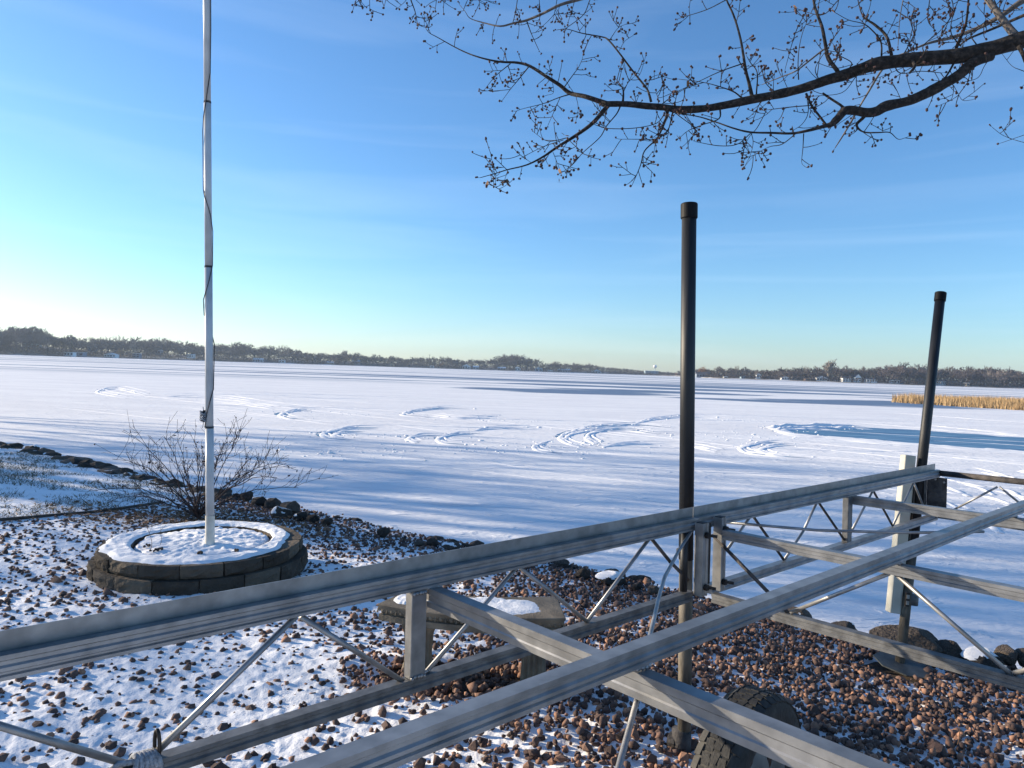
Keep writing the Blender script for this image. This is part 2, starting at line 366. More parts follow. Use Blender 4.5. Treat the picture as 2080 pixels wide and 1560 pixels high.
def samp(A, x, y):
    u = np.clip((x - XR[0]) / CE, 0, nx - 1.01); v = np.clip((y - YR[0]) / CE, 0, ny - 1.01)
    i = u.astype(int); j = v.astype(int); fu = u - i; fv = v - j
    return (A[j, i] * (1 - fu) + A[j, i + 1] * fu) * (1 - fv) + (A[j + 1, i] * (1 - fu) + A[j + 1, i + 1] * fu) * fv
def snow_h(x, y):
    low = sstep(-1.5, .9, x + 1.0 * (fbm(x * .8 + 3, y * .8, 3) - .5) - .10 * (y - 4))
    low = np.maximum(low, .32 * (1 - sstep(.3, 1.5, shore_s(x, y))) * (x > -4)); off = .0012 * (1 - low) - .0125 * low
    off = off + .014 * (fbm(x * 2.2 + 9, y * 2.2, 3) - .5) + .016 * (fbm(x * 12, y * 12, 3) - .5) + .009 * (fbm(x * 32, y * 32, 2) - .5)
    bd = np.hypot((x - BENCH_C[0]) / .62, (y - BENCH_C[1] + .02) / .30)        # dry ground under the bench
    off = off - .035 * (1 - sstep(.75, 1.15, bd))
    off = off + .022 * np.exp(-(((x - 2.02) / .22) ** 2 + ((y - 2.98) / .12) ** 2))   # snow patch low on the right
    off = off + .012 * np.exp(-((x + 1.0) ** 2 + (y - 3.7) ** 2) / .2)
    off = off - .030 * np.exp(-(((x - 2.46) ** 2 + (y - 4.44) ** 2) / .045) ** 2)
    h = .55 * samp(Hb, x, y) + .45 * samp(Hc, x, y) + off
    lw = lawn(x, y); hl = .012 + .016 * (fbm(x * 3, y * 3, 4) - .5) + .014 * (fbm(x * 14, y * 14, 3) - .5)
    h = h * (1 - lw) + hl * lw
    bank = sstep(-.35, -.9, shore_s(x, y)); h = h * (1 - bank) + .02 * bank
    return gz(x, y) + h
tt = np.linspace(-.86, .86, 860); yy = np.concatenate([np.geomspace(1.9, 9.8, 430), np.linspace(9.9, 16.5, 70)])
T, Yg = np.meshgrid(tt, yy); Xg = T * Yg; Zg = snow_h(Xg, Yg)
V = np.stack([Xg, Yg, Zg], -1).reshape(-1, 3); n = len(tt); i = (np.arange(len(yy) - 1)[:, None] * n + np.arange(n - 1)[None]).ravel()
Fc = np.stack([i, i + 1, i + n + 1, i + n], 1)
zc = V[Fc].mean(1); keep = (shore_s(zc[:, 0], zc[:, 1]) > -1.3) & (zc[:, 0] > -15)
make('snow_cover', V, Fc[keep], m_snow, smooth=True, kind='structure')

# ---- garden edging between lawn and gravel
ey = np.linspace(4.6, 8.4, 30); ex = -4.62 + .62 * np.tanh((ey - 7.0) * .9) - .25 * np.clip(6.0 - ey, 0, 9) ** 1.3
mb = MB(); mb.tube(np.stack([ex, ey, gz(ex, ey) + .022], 1), .016, 6)
mb.build('garden_edging', m_edge, smooth=True, kind='structure')

# ---- grass tufts through the lawn snow
def blades(n, fx, fy, h0, h1, wid, sel, zf, lean=.5):
    x = RNG.uniform(*fx, n); y = RNG.uniform(*fy, n); k = sel(x, y); x, y = x[k], y[k]; n = len(x)
    z = zf(x, y); h = RNG.uniform(h0, h1, n); a = RNG.uniform(0, 6.283, n); w = wid * RNG.uniform(.6, 1.3, n)
    lx = RNG.normal(0, lean, n) * h; ly = RNG.normal(0, lean, n) * h
    P = np.stack([np.stack([x - np.cos(a) * w, y - np.sin(a) * w, z], 1), np.stack([x + np.cos(a) * w, y + np.sin(a) * w, z], 1), np.stack([x + lx, y + ly, z + h], 1)], 1)
    return P.reshape(-1, 3), np.arange(3 * n).reshape(-1, 3)
V, Fc = blades(110000, (-13, -3.4), (5, 15.5), .025, .065, .006, lambda x, y: (lawn(x, y) > .6) & (shore_s(x, y) > .1) & (np.abs(x) < .82 * y) & (fbm(x * 2.1, y * 3.1, 4) > .47), lambda x, y: gz(x, y) - .004, 1.0)
make('lawn_grass', V, Fc, m_grass, kind='stuff')

# ------------------------------------------------------------------ shoreline boulders
def boulder_mesh(seed, sub=3):
    g = np.random.default_rng(seed); V = ICO_V.copy(); Fc = list(ICO_F)
    for _ in range(sub):
        cache = {}; V = list(map(tuple, V)); nf = []
        def mid(a, b):
            key = (min(a, b), max(a, b))
            if key not in cache: p = (np.array(V[a]) + np.array(V[b])) / 2; V.append(tuple(p / np.linalg.norm(p))); cache[key] = len(V) - 1
            return cache[key]
        for a, b, c in Fc:
            ab, bc, ca = mid(a, b), mid(b, c), mid(c, a); nf += [(a, ab, ca), (b, bc, ab), (c, ca, bc), (ab, bc, ca)]
        Fc = nf; V = np.array(V)
    for _ in range(11):           # facets knocked off
        nrm = g.normal(size=3); nrm /= np.linalg.norm(nrm); d = g.uniform(.62, .9); t = V @ nrm - d; V = V - np.outer(np.clip(t, 0, None), nrm)
    V = V * (1 + .16 * (fbm(V[:, 0] * 2.6 + V[:, 2] * 1.3 + seed, V[:, 1] * 2.6 - V[:, 2] * 2 + 20, 4) - .5))[:, None]
    V = V + .04 * np.stack([np.sin(V[:, 1] * 5 + g.random() * 6), np.sin(V[:, 2] * 5 + g.random() * 6), np.sin(V[:, 0] * 5 + g.random() * 6)], 1)
    me = bpy.data.meshes.new('boulder'); me.from_pydata(V.tolist(), [], Fc); me.materials.append(m_boulder); me.polygons.foreach_set('use_smooth', [True] * len(me.polygons))
    return me, V, Fc
BM = [boulder_mesh(200 + k) for k in range(8)]
def boulder(P, w, d, h, label, grp='boulders along the shoreline', cap=None, k=None, rz=None):
    k = random.randrange(8) if k is None else k
    me, V, Fc = BM[k]
    o = link('boulder', me); o.location = tuple(map(float, P)); o.scale = (w / 2, d / 2, h / 2); o.rotation_euler = (0, 0, random.uniform(-.5, .5) if rz is None else rz)
    tag(o, label, 'boulder', grp)
    if cap:
        nf = [f for f in Fc if np.mean([V[i][2] for i in f]) > .25 and float(fbm(np.mean([V[i][0] for i in f]) * 1.7 + k * 3, np.mean([V[i][1] for i in f]) * 1.7 + w * 50, 2)) > .60]
        if nf:
            mm = bpy.data.meshes.new('snow_patch'); mm.from_pydata((V * 1.02).tolist(), [], nf); mm.materials.append(m_snow); mm.polygons.foreach_set('use_smooth', [True] * len(mm.polygons))
            c = link('snow_patch', mm, o); c['kind'] = 'stuff'
    return o
def put_boulder(px, py, wpx, label, hw=.62, cap=None, k=None, drop=1.74, sink=.25):
    P = onz(px, py, CAMH - drop); D = P[1]; w = wpx * D / F
    P = P.copy(); P[2] += w * hw * .08
    return boulder(P, w, w * .85, w * hw, label, cap=cap, k=k)
put_boulder(1622, 1250, 52, 'dark boulder beside the brace rod end, left of the big grey boulder', cap=.3)
put_boulder(1712, 1282, 60, 'flat boulder with a cap of snow, just left of the biggest boulder', cap=.2, drop=1.78)
put_boulder(1838, 1306, 140, 'biggest grey boulder at the water edge, behind the leaning post', hw=.42, k=3, drop=1.76)
put_boulder(1925, 1325, 62, 'brown wedge shaped boulder right of the biggest boulder', hw=.75, drop=1.78)
put_boulder(1992, 1344, 84, 'low dark boulder with snow at its foot near the right edge', cap=.35, drop=1.80)
put_boulder(2045, 1334, 50, 'rounded brown boulder beyond the truss corner at right', hw=.9, drop=1.78)
put_boulder(2086, 1338, 52, 'boulder cut off by the right edge of the photo', hw=.8, drop=1.78)
put_boulder(1132, 1162, 16, 'small pointed shore rock under the long rail')
put_boulder(1184, 1169, 34, 'round brown shore rock behind the bench, left one of two', hw=.8)
put_boulder(1240, 1178, 66, 'long tan shore rock behind the bench, flat on top', hw=.5, cap=.6)
put_boulder(1293, 1194, 24, 'small dark shore rock left of the tall black post', hw=.8)
put_boulder(1328, 1200, 26, 'dark shore rock just left of the tall black post', hw=.8)
put_boulder(778, 1083, 28, 'dark squarish rock on the shore right of the planter', hw=.8)
put_boulder(852, 1105, 24, 'low rock on the shore above the long rail', hw=.6)
put_boulder(878, 1104, 24, 'rounder rock on the shore above the long rail', hw=.8)
put_boulder(916, 1110, 44, 'flat snow dusted rock where the shore meets the rail', hw=.4, cap=.5)
for a in [(501, 1010, 30, 'round dark boulder right of the shrub, leftmost of the pile'), (527, 1022, 34, 'brown boulder low in the pile right of the shrub'), (555, 1027, 36, 'upright rounded boulder in the pile above the planter'),
          (590, 1036, 46, 'smooth grey boulder on the lake side of the pile above the planter'), (572, 1048, 44, 'front boulder with snow on top in the pile above the planter'), (610, 1052, 32, 'snow capped boulder right of the pile above the planter'),
          (636, 1057, 28, 'small boulder next right of the pile above the planter'), (664, 1062, 26, 'last dark boulder in the row right of the planter')]:
    put_boulder(a[0], a[1], a[2], a[3], hw=.85, cap=.45 if 'snow' in a[3] else None)
lp = [(-60, 890), (0, 903), (60, 911), (110, 920), (160, 936), (210, 948), (250, 958), (300, 972), (350, 984), (400, 992), (450, 1000), (490, 1008)]
for q in range(92):
    t = q / 91 * (len(lp) - 1.001); i = int(t); f = t - i
    px = lp[i][0] * (1 - f) + lp[i + 1][0] * f + random.uniform(-6, 6); py = lp[i][1] * (1 - f) + lp[i + 1][1] * f + random.uniform(-5, 8)
    P = onz(px, py, CAMH - 1.76); w = random.uniform(.12, .28) * (1.15 if px < 250 else .85)
    boulder(P - np.array([0, 0, .03]), w * random.uniform(.9, 1.4), w, w * random.uniform(.55, .85), ('snow dusted rock' if q % 7 == 3 else 'dark bare rock') + ' edging the lawn, ' + ('near the left photo edge' if px < 120 else 'midway between photo edge and shrub' if px < 260 else 'behind the shrub'), 'rocks edging the lawn', cap=.55 if q % 7 == 3 else None)
for q in range(26):   # sparse small stones down the bank between the big ones
    px = random.uniform(680, 1320); x0 = onz(px, 1000 + (px - 450) * .22, .62)
    sx_ = x0[0]; sy_ = 6.94 - .7 * sx_ + random.uniform(-.15, .25)
    w = random.uniform(.06, .14)
    boulder((sx_, sy_, float(gz(sx_, sy_)) + w * .1), w * 1.3, w, w * .7, 'fist sized rock scattered along the gravel edge of the bank', 'small rocks on the bank edge')

# ------------------------------------------------------------------ round planter of wall blocks
Zt = CAMH - 1.40; gb = float(gz(*PLC)); CH = .094
pl = thing('round_planter', 'low round planter of two courses of dark wall blocks, topped with snow', 'planter', (*PLC, gb))
def wedge_block(c, r0, r1, z0, z1, a0, a1, seed):
    g = np.random.default_rng(seed); na, nr, nz = 7, 3, 5; mbk = MB()
    A = np.linspace(a0, a1, na); Z = np.linspace(z0, z1, nz); V = []; idx = {}
    for i, a in enumerate(A):
        for j, z in enumerate(Z):
            edge = (i in (0, na - 1)) or (j in (0, nz - 1))
            ro = r1 - (.010 if edge else 0) + (0 if edge else g.uniform(-.008, .010)) + .003 * g.normal()
            V.append((c[0] + ro * math.cos(a), c[1] + ro * math.sin(a), z + (0 if j in (0, nz - 1) else g.uniform(-.004, .004)))); idx[('o', i, j)] = len(V) - 1
    for i, a in enumerate(A):
        for j, z in ((0, z0), (1, z1)):
            V.append((c[0] + r0 * math.cos(a), c[1] + r0 * math.sin(a), z)); idx[('i', i, j)] = len(V) - 1
    Fb = []
    for i in range(na - 1):
        for j in range(nz - 1): Fb.append((idx['o', i, j], idx['o', i + 1, j], idx['o', i + 1, j + 1], idx['o', i, j + 1]))
        Fb.append((idx['o', i, nz - 1], idx['o', i + 1, nz - 1], idx['i', i + 1, 1], idx['i', i, 1]))
        Fb.append((idx['i', i, 0], idx['i', i + 1, 0], idx['o', i + 1, 0], idx['o', i, 0]))
        Fb.append((idx['i', i, 1], idx['i', i + 1, 1], idx['i', i + 1, 0], idx['i', i, 0]))
    for i in (0, na - 1):
        t = [idx['o', i, j] for j in range(nz)] + [idx['i', i, 1], idx['i', i, 0]]; Fb.append(tuple(t[::-1] if i == 0 else t))
    mbk.add(V, Fb); return mbk
nb = 16; seam = math.atan2(*(onz(350, 1165, Zt) - np.array([*PLC, 0]))[[1, 0]])
for course in range(2):
    r1 = .728 if course else .772
    for k in range(nb):
        a0 = seam + 2 * math.pi * (k + (.0 if course else .45)) / nb + random.uniform(-.004, .004); z0 = Zt - CH * (2 - course) ; jit = random.uniform(-.006, .006)
        wedge_block(PLC, .495 if course else .47, r1 + jit, z0 + (.002 if course else -.03), z0 + CH - .003 + random.uniform(-.002, .002), a0 + .005, a0 + 2 * math.pi / nb - .005, 400 + k + 50 * course).build('block', m_block, pl)
def disc_snow(r_in, r_out, z, hfun, n=220, m=26, edge=.0, seed=0, gapf=None):
    a = np.linspace(0, 2 * math.pi, n, endpoint=False); V = []; Fd = []
    for j in range(m):
        t = j / (m - 1)
        ro = r_out * (1 + edge * (fbm(3 + 2 * np.cos(a) * 2.2 + seed, 3 + 2 * np.sin(a) * 2.2, 3) - .5)) + .024 * (fbm(np.cos(a) * 14 + 30, np.sin(a) * 14 + 30, 3) - .5)
        ro = ro + (gapf(a) if gapf else 0)
        r = r_in + (ro - r_in) * t; x = PLC[0] + r * np.cos(a); y = PLC[1] + r * np.sin(a)
        zz = z + hfun(x, y, t); V.append(np.stack([x, y, zz], 1))
    for j in range(m - 1):
        for i in range(n): k = (i + 1) % n; Fd.append((j * n + i, (j + 1) * n + i, (j + 1) * n + k, j * n + k))
    return np.concatenate(V), Fd
rough_ = lambda x, y: .020 * (fbm(x * 9, y * 9, 3) - .5) + .012 * (fbm(x * 30, y * 30, 2) - .5)
# snow lying on the block ring: the right and near rims are bare
gap = lambda a: -.085 * np.exp(-((np.angle(np.exp(1j * (a - .15))) / .75) ** 2)) - .02 * np.exp(-((np.angle(np.exp(1j * (a + 1.6))) / .8) ** 2))
V, Fd = disc_snow(.500, .700, Zt, lambda x, y, t: .017 * np.minimum(1, 5 * (1 - t)) * np.minimum(1, 6 * t + .2) + rough_(x, y) * min(1, 6 * (1 - t)) - .003, edge=.10, gapf=gap)
make('rim_snow', V, Fd, m_snow, pl, smooth=True, label='crusted snow lying on the block rim')
V, Fd = disc_snow(.0, .492, Zt, lambda x, y, t: -.006 + .022 * (1 - t * t) + 1.5 * rough_(x, y) - .05 * max(0, t - .93) / .07, m=40, edge=.07)
make('inner_snow', V, Fd, m_snow, pl, smooth=True, label='lumpy snow filling the planter')
mb = MB(); a = np.linspace(0, 2 * math.pi, 40, endpoint=False)
mb.add([(PLC[0] + .51 * math.cos(t), PLC[1] + .51 * math.sin(t), Zt - .035) for t in a], [tuple(range(40))]); mb.build('planter_soil', m_soil, pl)
mb = MB()
for (px, py) in [(480, 1118), (408, 1122), (388, 1087), (318, 1116), (325, 1114), (312, 1118), (300, 1108)]:
    P = onz(px, py, Zt + .012)
    for q in range(5): mb.ico(P + RNG.uniform(-.022, .022, 3) * [1, 1, .3], random.uniform(.006, .013))
mb.build('clods', m_soil, pl, kind='stuff')
def stalk(px, py, z, h, lean, name='dry_stalk', label='', r=.0022, cat='dry weed', grp=None):
    P = onz(px, py, z); pts = [P + np.array([lean * t * t + .01 * math.sin(t * 7), 0, h * t]) for t in np.linspace(0, 1, 9)]
    t_ = thing(name, label, cat, P, grp)
    mb = MB(); mb.tube(pts, np.linspace(r, r * .4, 9), 5)
    for k in range(3):
        b = pts[4 + k]; mb.tube([b, b + [random.uniform(-.03, .03), random.uniform(-.02, .02), .05]], [r * .5, r * .3], 4)
    mb.build('stem', m_dleaf, t_)
    mb = MB()
    for k in range(4): mb.ico(pts[-1 - k] + RNG.uniform(-.004, .004, 3), r * 1.6)
    mb.build('seed_head', m_dleaf, t_)
    return t_
stalk(306, 1116, Zt + .005, .24, -.04, label='thin dry weed stalk standing in the planter snow left of the pole')
stalk(325, 1107, Zt + .005, .15, .03, label='shorter dry weed stalk in the planter snow nearer the pole', r=.0016)

# ------------------------------------------------------------------ flagpole
B0 = onz(427, 1107, Zt); DP = B0[1]
fp = thing('flagpole', 'tall white sectioned flagpole rising out of the snowy planter', 'flagpole', B0)
def pole_pt(py):
    pxx = 427 + (420 - 427) * (1107 - py) / 1107.0
    return at(pxx, py, DP)
mb = MB(); mb.tube([pole_pt(1112) - [0, 0, .15], pole_pt(1047)], [.036, .0335], 24); mb.build('base_sleeve', m_pvc, fp, smooth=False)
secs = [(1047, 869, .0305), (867, 543, .0285), (541, 209, .0265), (207, -240, .0250)]
for k, (y0, y1, r) in enumerate(secs):
    mb = MB(); mb.tube([pole_pt(y0), pole_pt(y1)], [r, r * .99], 24); mb.build('pole_section', m_white, fp, smooth=True)
for y0, r in ((868, .0302), (542, .0282), (208, .0262)):
    mb = MB(); mb.tube([pole_pt(y0 + 2), pole_pt(y0 - 2)], r + .0006, 24); mb.build('joint_ring', m_cord, fp)
mb = MB(); top = pole_pt(-240); mb.ico(top, .05); mb.build('finial', m_white, fp)
# halyard: loosely wound cord
def cord(pts, r, n=6):
    pts = np.array(pts); out = []
    for i in range(len(pts) - 1):
        for t in np.linspace(0, 1, 7)[:-1]: out.append(pts[i] * (1 - t) + pts[i + 1] * t)
    out.append(pts[-1]); mb = MB(); mb.tube(out, r, n); return mb
hal = []
for (py, off, fr) in [(868, -.8, .7), (840, -.2, 1), (815, .6, 1), (790, 1.15, .3), (700, 1.2, -.2), (660, -.2, -1), (640, -1.1, 0), (610, -.9, .8), (570, .6, 1), (540, 1.1, .3), (470, 1.2, 0), (440, 1.0, .7), (425, .6, 1), (400, -.5, 1), (385, -1.1, .3), (300, -1.15, .2), (270, -.9, .8), (240, -.6, 1), (200, .2, 1), (150, 1.05, .6), (60, 1.1, .2), (-240, 1.1, 0)]:
    P = pole_pt(py); r = .031 if py > 500 else .028
    hal.append(P + Rt * r * off * 1.02 + np.array([0, -1, 0]) * r * (1.08 * fr))
cord(hal, .0036).build('halyard', m_cord, fp, smooth=True)
Pc = pole_pt(845); mb = MB()
mb.box(Pc - Rt * .036 + [0, -.012, 0], (.006, 0, 0), (0, .008, 0), (0, 0, .045)); mb.box(Pc - Rt * .045 + [0, -.012, .03], (.010, 0, .002), (0, .006, 0), (0, 0, .008)); mb.box(Pc - Rt * .045 + [0, -.012, -.03], (.010, 0, -.002), (0, .006, 0), (0, 0, .008))
cl = mb.build('cleat', m_cord, fp)
mb = MB()
for k in range(9):
    c0 = Pc - Rt * .032 + [0, -.018, -.028 + k * .007]
    mb.tube([c0 + np.array([.030 * math.cos(t), .016 * math.sin(t), .012 * math.sin(t * 2 + k)]) for t in np.linspace(0, 6.28, 14)], .0035, 5)
mb.tube([Pc - Rt * .036, Pc - Rt * .05 + [0, 0, .07]], .003, 5); mb.tube([Pc - Rt * .036, Pc - Rt * .045 + [0, -.01, -.09]], .003, 5)
mb.build('cord_coil', m_rope, fp, label='tangle of cord wound on the cleat')

# ------------------------------------------------------------------ concrete bench
bt = CAMH - 1.19
fl = onz(766, 1226, bt); frr = onz(1150, 1256, bt); bl = onz(822, 1200, bt); br = onz(1131, 1211, bt)
ben = thing('garden_bench', 'curved grey concrete garden bench with egg and dart edge, snow on its seat', 'bench', (*((fl + br) / 2)[:2], float(gz(*((fl + br) / 2)[:2]))))
def arc(A, Bq, bulge, n=22):
    A = A[:2]; Bq = Bq[:2]; d = Bq - A; nn = np.array([d[1], -d[0]]) / np.linalg.norm(d)
    t = np.linspace(0, 1, n); return A[None] + d[None] * t[:, None] + nn[None] * (4 * bulge * t * (1 - t))[:, None]
fa = arc(fl, frr, .075); ba = arc(bl, br, .045)
loop = np.concatenate([fa, ba[::-1]]); cen = loop.mean(0)
levels = [(-.082, -.010), (-.052, -.008), (-.050, -.030), (-.014, -.006), (-.004, 0), (0, -.006)]
nl = len(loop); V = []; Fb = []
for z, off in levels:
    dvec = loop - cen; dd = dvec / np.linalg.norm(dvec, axis=1)[:, None]; q = loop + dd * off; V += [(a, b, bt + z) for a, b in q]
for j in range(len(levels) - 1):
    for i in range(nl): k = (i + 1) % nl; Fb.append((j * nl + i, j * nl + k, (j + 1) * nl + k, (j + 1) * nl + i))
nA = len(fa)
for base, up in ((0, False), ((len(levels) - 1) * nl, True)):
    for i in range(nA - 1):
        q = (base + i, base + i + 1, base + nl - 2 - i, base + nl - 1 - i); Fb.append(q if up else q[::-1])
make('seat', V, Fb, m_conc, ben)
# egg and dart moulding
mb = MB(); mbd = MB(); Ls = [fa, np.array([fa[-1], ba[-1]]), np.array([ba[0], fa[0]])]
for Lp in Ls:
    seg = np.linalg.norm(np.diff(Lp, axis=0), axis=1); tot = seg.sum(); ne = max(2, int(tot / .052)); cs = np.concatenate([[0], np.cumsum(seg)])
    for e in range(ne):
        for kind, d in (('egg', (e + .5) / ne * tot), ('dart', e / ne * tot)):
            i = min(np.searchsorted(cs, d, side='right') - 1, len(seg) - 1); P = Lp[i] + (Lp[i + 1] - Lp[i]) * (d - cs[i]) / seg[i]
            tg = (Lp[i + 1] - Lp[i]) / seg[i]; no = np.array([tg[1], -tg[0]])
            if np.dot(no, P - cen) < 0: no = -no
            C3 = np.array([*(P - no * .016), bt - .031]); tg3 = np.array([*tg, 0]); no3 = np.array([*no, .6]); no3 /= np.linalg.norm(no3); up3 = np.cross(tg3, no3)
            if kind == 'egg':
                Vv = C3 + ICO_V[:, :1] * tg3 * .013 + ICO_V[:, 1:2] * no3 * .010 + ICO_V[:, 2:] * up3 * .017; mb.add(Vv, ICO_F)
                mbd.tube([C3 + no3 * .003 + tg3 * .019 * math.cos(t) + up3 * .021 * math.sin(t) for t in np.linspace(-3.6, .5, 9)], .0028, 4)
            else: mbd.box(C3 + no3 * .004, tg3 * .0022, no3 * .005, up3 * .018)
mb.build('egg_moulding', m_conc, ben, smooth=True, kind='stuff'); mbd.build('dart_moulding', m_conc, ben, kind='stuff')
for (px, py, wd, rz) in [(846, 1262, .17, .12), (1088, 1285, .13, -.15)]:
    P = onz(px, py, bt - .085); g = float(gz(P[0], P[1])) - .06; h = bt - .085 - g
    c = np.array([P[0], P[1] + .12, 0]); ax = np.array([math.cos(rz), math.sin(rz), 0]); ay = np.array([-math.sin(rz), math.cos(rz), 0]); Vv = []; Ff = []
    prof = [(0, 1.12), (.10, 1.06), (.2, .88), (.5, .80), (.8, .88), (.92, 1.05), (1, 1.1)]
    ring = [(-1, -.9), (-.75, -1), (-.5, -.86), (-.25, -1), (0, -.86), (.25, -1), (.5, -.86), (.75, -1), (1, -.9), (1, .9), (-1, .9)]
    for t, s_ in prof:
        for a, b in ring: q = c + ax * a * wd / 2 * s_ + ay * b * .10 * s_; Vv.append((q[0], q[1], g + h * t))
    nr = len(ring)
    for j in range(len(prof) - 1):
        for i in range(nr): k = (i + 1) % nr; Ff.append((j * nr + i, j * nr + k, (j + 1) * nr + k, (j + 1) * nr + i))
    Ff.append(tuple(range((len(prof) - 1) * nr, len(prof) * nr)))
    make('leg', Vv, Ff, m_conc, ben)
# snow on the seat
def seat_snow(pxs, seedk, hmax):
    Pm = np.array([onz(x, y, bt)[:2] for x, y in pxs]); c = Pm.mean(0); n = 120
    ang = np.linspace(0, 2 * math.pi, n, endpoint=False); pa = np.arctan2(Pm[:, 1] - c[1], Pm[:, 0] - c[0]); pr = np.hypot(*(Pm - c).T); o = np.argsort(pa)
    R_ = np.interp(ang, np.concatenate([pa[o] - 2 * math.pi, pa[o], pa[o] + 2 * math.pi]) % 1e9 if False else np.concatenate([pa[o] - 2 * math.pi, pa[o], pa[o] + 2 * math.pi]), np.tile(pr[o], 3), period=None) if False else np.interp(((ang + math.pi) % (2 * math.pi)) - math.pi, np.concatenate([pa[o] - 2 * math.pi, pa[o], pa[o] + 2 * math.pi]), np.tile(pr[o], 3))
    R_ = R_ * (1 + .16 * (fbm(np.cos(ang) * 6 + seedk, np.sin(ang) * 6 + seedk, 3) - .5)); V = []; Ff = []; m = 12
    for j in range(m):
        t = j / (m - 1); x = c[0] + R_ * t * np.cos(ang); y = c[1] + R_ * t * np.sin(ang)
        V.append(np.stack([x, y, bt + (hmax + .010 * (fbm(x * 26, y * 26, 3) - .5)) * min(1, 4 * (1 - t)) - .0015], 1))
    for j in range(m - 1):
        for i in range(n): k = (i + 1) % n; Ff.append((j * n + i, (j + 1) * n + i, (j + 1) * n + k, j * n + k))
    make('seat_snow', np.concatenate(V), Ff, m_snow, ben, smooth=True)
seat_snow([(905, 1216), (960, 1213), (1030, 1218), (1085, 1222), (1100, 1235), (1098, 1243), (1070, 1247), (1010, 1247), (950, 1237), (910, 1228)], 5, .007)
seat_snow([(800, 1216), (825, 1209), (850, 1212), (850, 1226), (822, 1228), (800, 1222)], 9, .012)

# ------------------------------------------------------------------ dock frame (two bolted truss sections)
AZ = rad(48.229); O = np.array([.6538, 2.75, CAMH - .52])
u = np.array([math.sin(AZ), math.cos(AZ), 0]); tv = rad(.844)
v = np.array([math.cos(AZ) * math.cos(tv), -math.sin(AZ) * math.cos(tv), math.sin(tv)]); w = np.cross(v, u); w = w if w[2] > 0 else -w
def dk(a, b, c): return O + u * a + v * b + w * c      # c = 0 at the top of the upright fin
BW = .034; TOPC = -.084                                 # rail body width, underside of the rail body
fin = [(0, 0), (.003, 0), (.003, -.036)]
body = [(BW, -.037), (BW, -.046), (BW - .004, -.049), (BW - .004, -.056), (BW, -.060), (BW, -.067), (BW - .005, -.070), (BW - .005, -.074), (BW, -.077), (BW, TOPC), (0, TOPC)]
prof_fin = [(0, 0), (.003, 0), (.003, -.039), (.010, -.042), (.012, -.037)] + body
r2t = -.034; r2b = -.0762
prof_str = [(0, r2t), (BW, r2t), (BW, r2t - .009), (BW - .004, r2t - .012), (BW - .004, r2t - .018), (BW, r2t - .022), (BW, r2t - .028), (BW - .004, r2t - .031), (BW, r2t - .034), (BW, r2b), (0, r2b)]
ct = -.3219
prof_ch = [(0, ct), (BW, ct), (BW, ct - .010), (BW - .005, ct - .014), (BW - .005, ct - .022), (BW, ct - .026), (BW, ct - .038), (0, ct - .038)]
VR2 = .7133; VR3 = 1.43
UJ0, UJ1 = .105, .150
def rail(prof, u0, u1, vo, name, parent, m=m_alu):
    mb = MB(); mb.extrude(prof, dk(u0, vo, 0), dk(u1, vo, 0), v, w); return mb.build(name, m, parent)
def rod(pts, r, parent, name='brace_rod', m=m_rod):
    mb = MB(); mb.tube(pts, r, 10); return mb.build(name, m, parent, smooth=True)
def dplane(px, py, vo): return onplane(px, py, dk(0, vo, 0), np.cross(u, w))
def weld(P, parent, r=.012):
    mb = MB(); g = np.random.default_rng(int(abs(P[0]) * 1e4) % 9999)
    for k in range(5): mb.ico(P + u * (k - 2) * r * .8 + g.uniform(-.002, .002, 3), r * g.uniform(.45, .7))
    return mb.build('weld_bead', m_alu, parent, smooth=True)
SA = thing('dock_section', 'nearer aluminium dock truss section with a rope tied at its lower corner', 'dock section', dk(-1.3, .7, -1.0) * [1, 1, 0] + [0, 0, float(gz(*dk(-1.3, .7, 0)[:2]))], 'aluminium dock sections bolted end to end')
SB = thing('dock_section', 'farther aluminium dock truss section ending at the leaning post', 'dock section', dk(1.6, .7, -1.0) * [1, 1, 0] + [0, 0, float(gz(*dk(1.6, .7, 0)[:2]))], 'aluminium dock sections bolted end to end')
UA, UB = -3.0, 2.835
rail(prof_fin, UA, UJ0 - .002, 0, 'side_rail', SA); rail(prof_fin, UJ0 + .001, UB, 0, 'side_rail', SB)
rail(prof_ch, UA, UJ0 - .03, 0, 'lower_chord', SA, m_alu2); rail(prof_ch, UJ1 + .06, UB - .02, 0, 'lower_chord', SB)
rail(prof_str, UA, UJ0 + .06, VR2, 'middle_rail', SA); rail(prof_str, UJ0 + .0625, UB, VR2, 'middle_rail', SB)
rail(prof_str, UA, UJ0 - .002, VR3, 'side_rail', SA); rail(prof_str, UJ0 + .001, UB, VR3, 'side_rail', SB)
def cross(uc, v0, v1, zt, h, name, parent, wd=.036, m=m_alu):
    mb = MB(); pr = [(-wd / 2, zt), (wd / 2, zt), (wd / 2, zt - h), (-wd / 2, zt - h), (-wd / 2, zt - h * .72), (-wd / 2 + .003, zt - h * .66), (-wd / 2 + .003, zt - h * .36), (-wd / 2, zt - h * .30)]
    mb.extrude(pr, dk(uc, v0, 0), dk(uc, v1, 0), u, w); return mb.build(name, m, parent)
cross(-1.165, .002, VR3 + BW, TOPC - .0015, .052, 'crossbeam', SA)
cross(-2.6, .002, VR3 + BW, TOPC - .0015, .052, 'crossbeam', SA)
cross(1.544, .002, VR3 + BW, TOPC - .0015, .044, 'crossbeam', SB)
cross(.193, .09, VR3 + BW, TOPC - .0015, .036, 'crossbeam', SB)
cross(.193, .05, VR3 + BW, -.3452, .036, 'lower_crossbeam', SB, m=m_alu2)
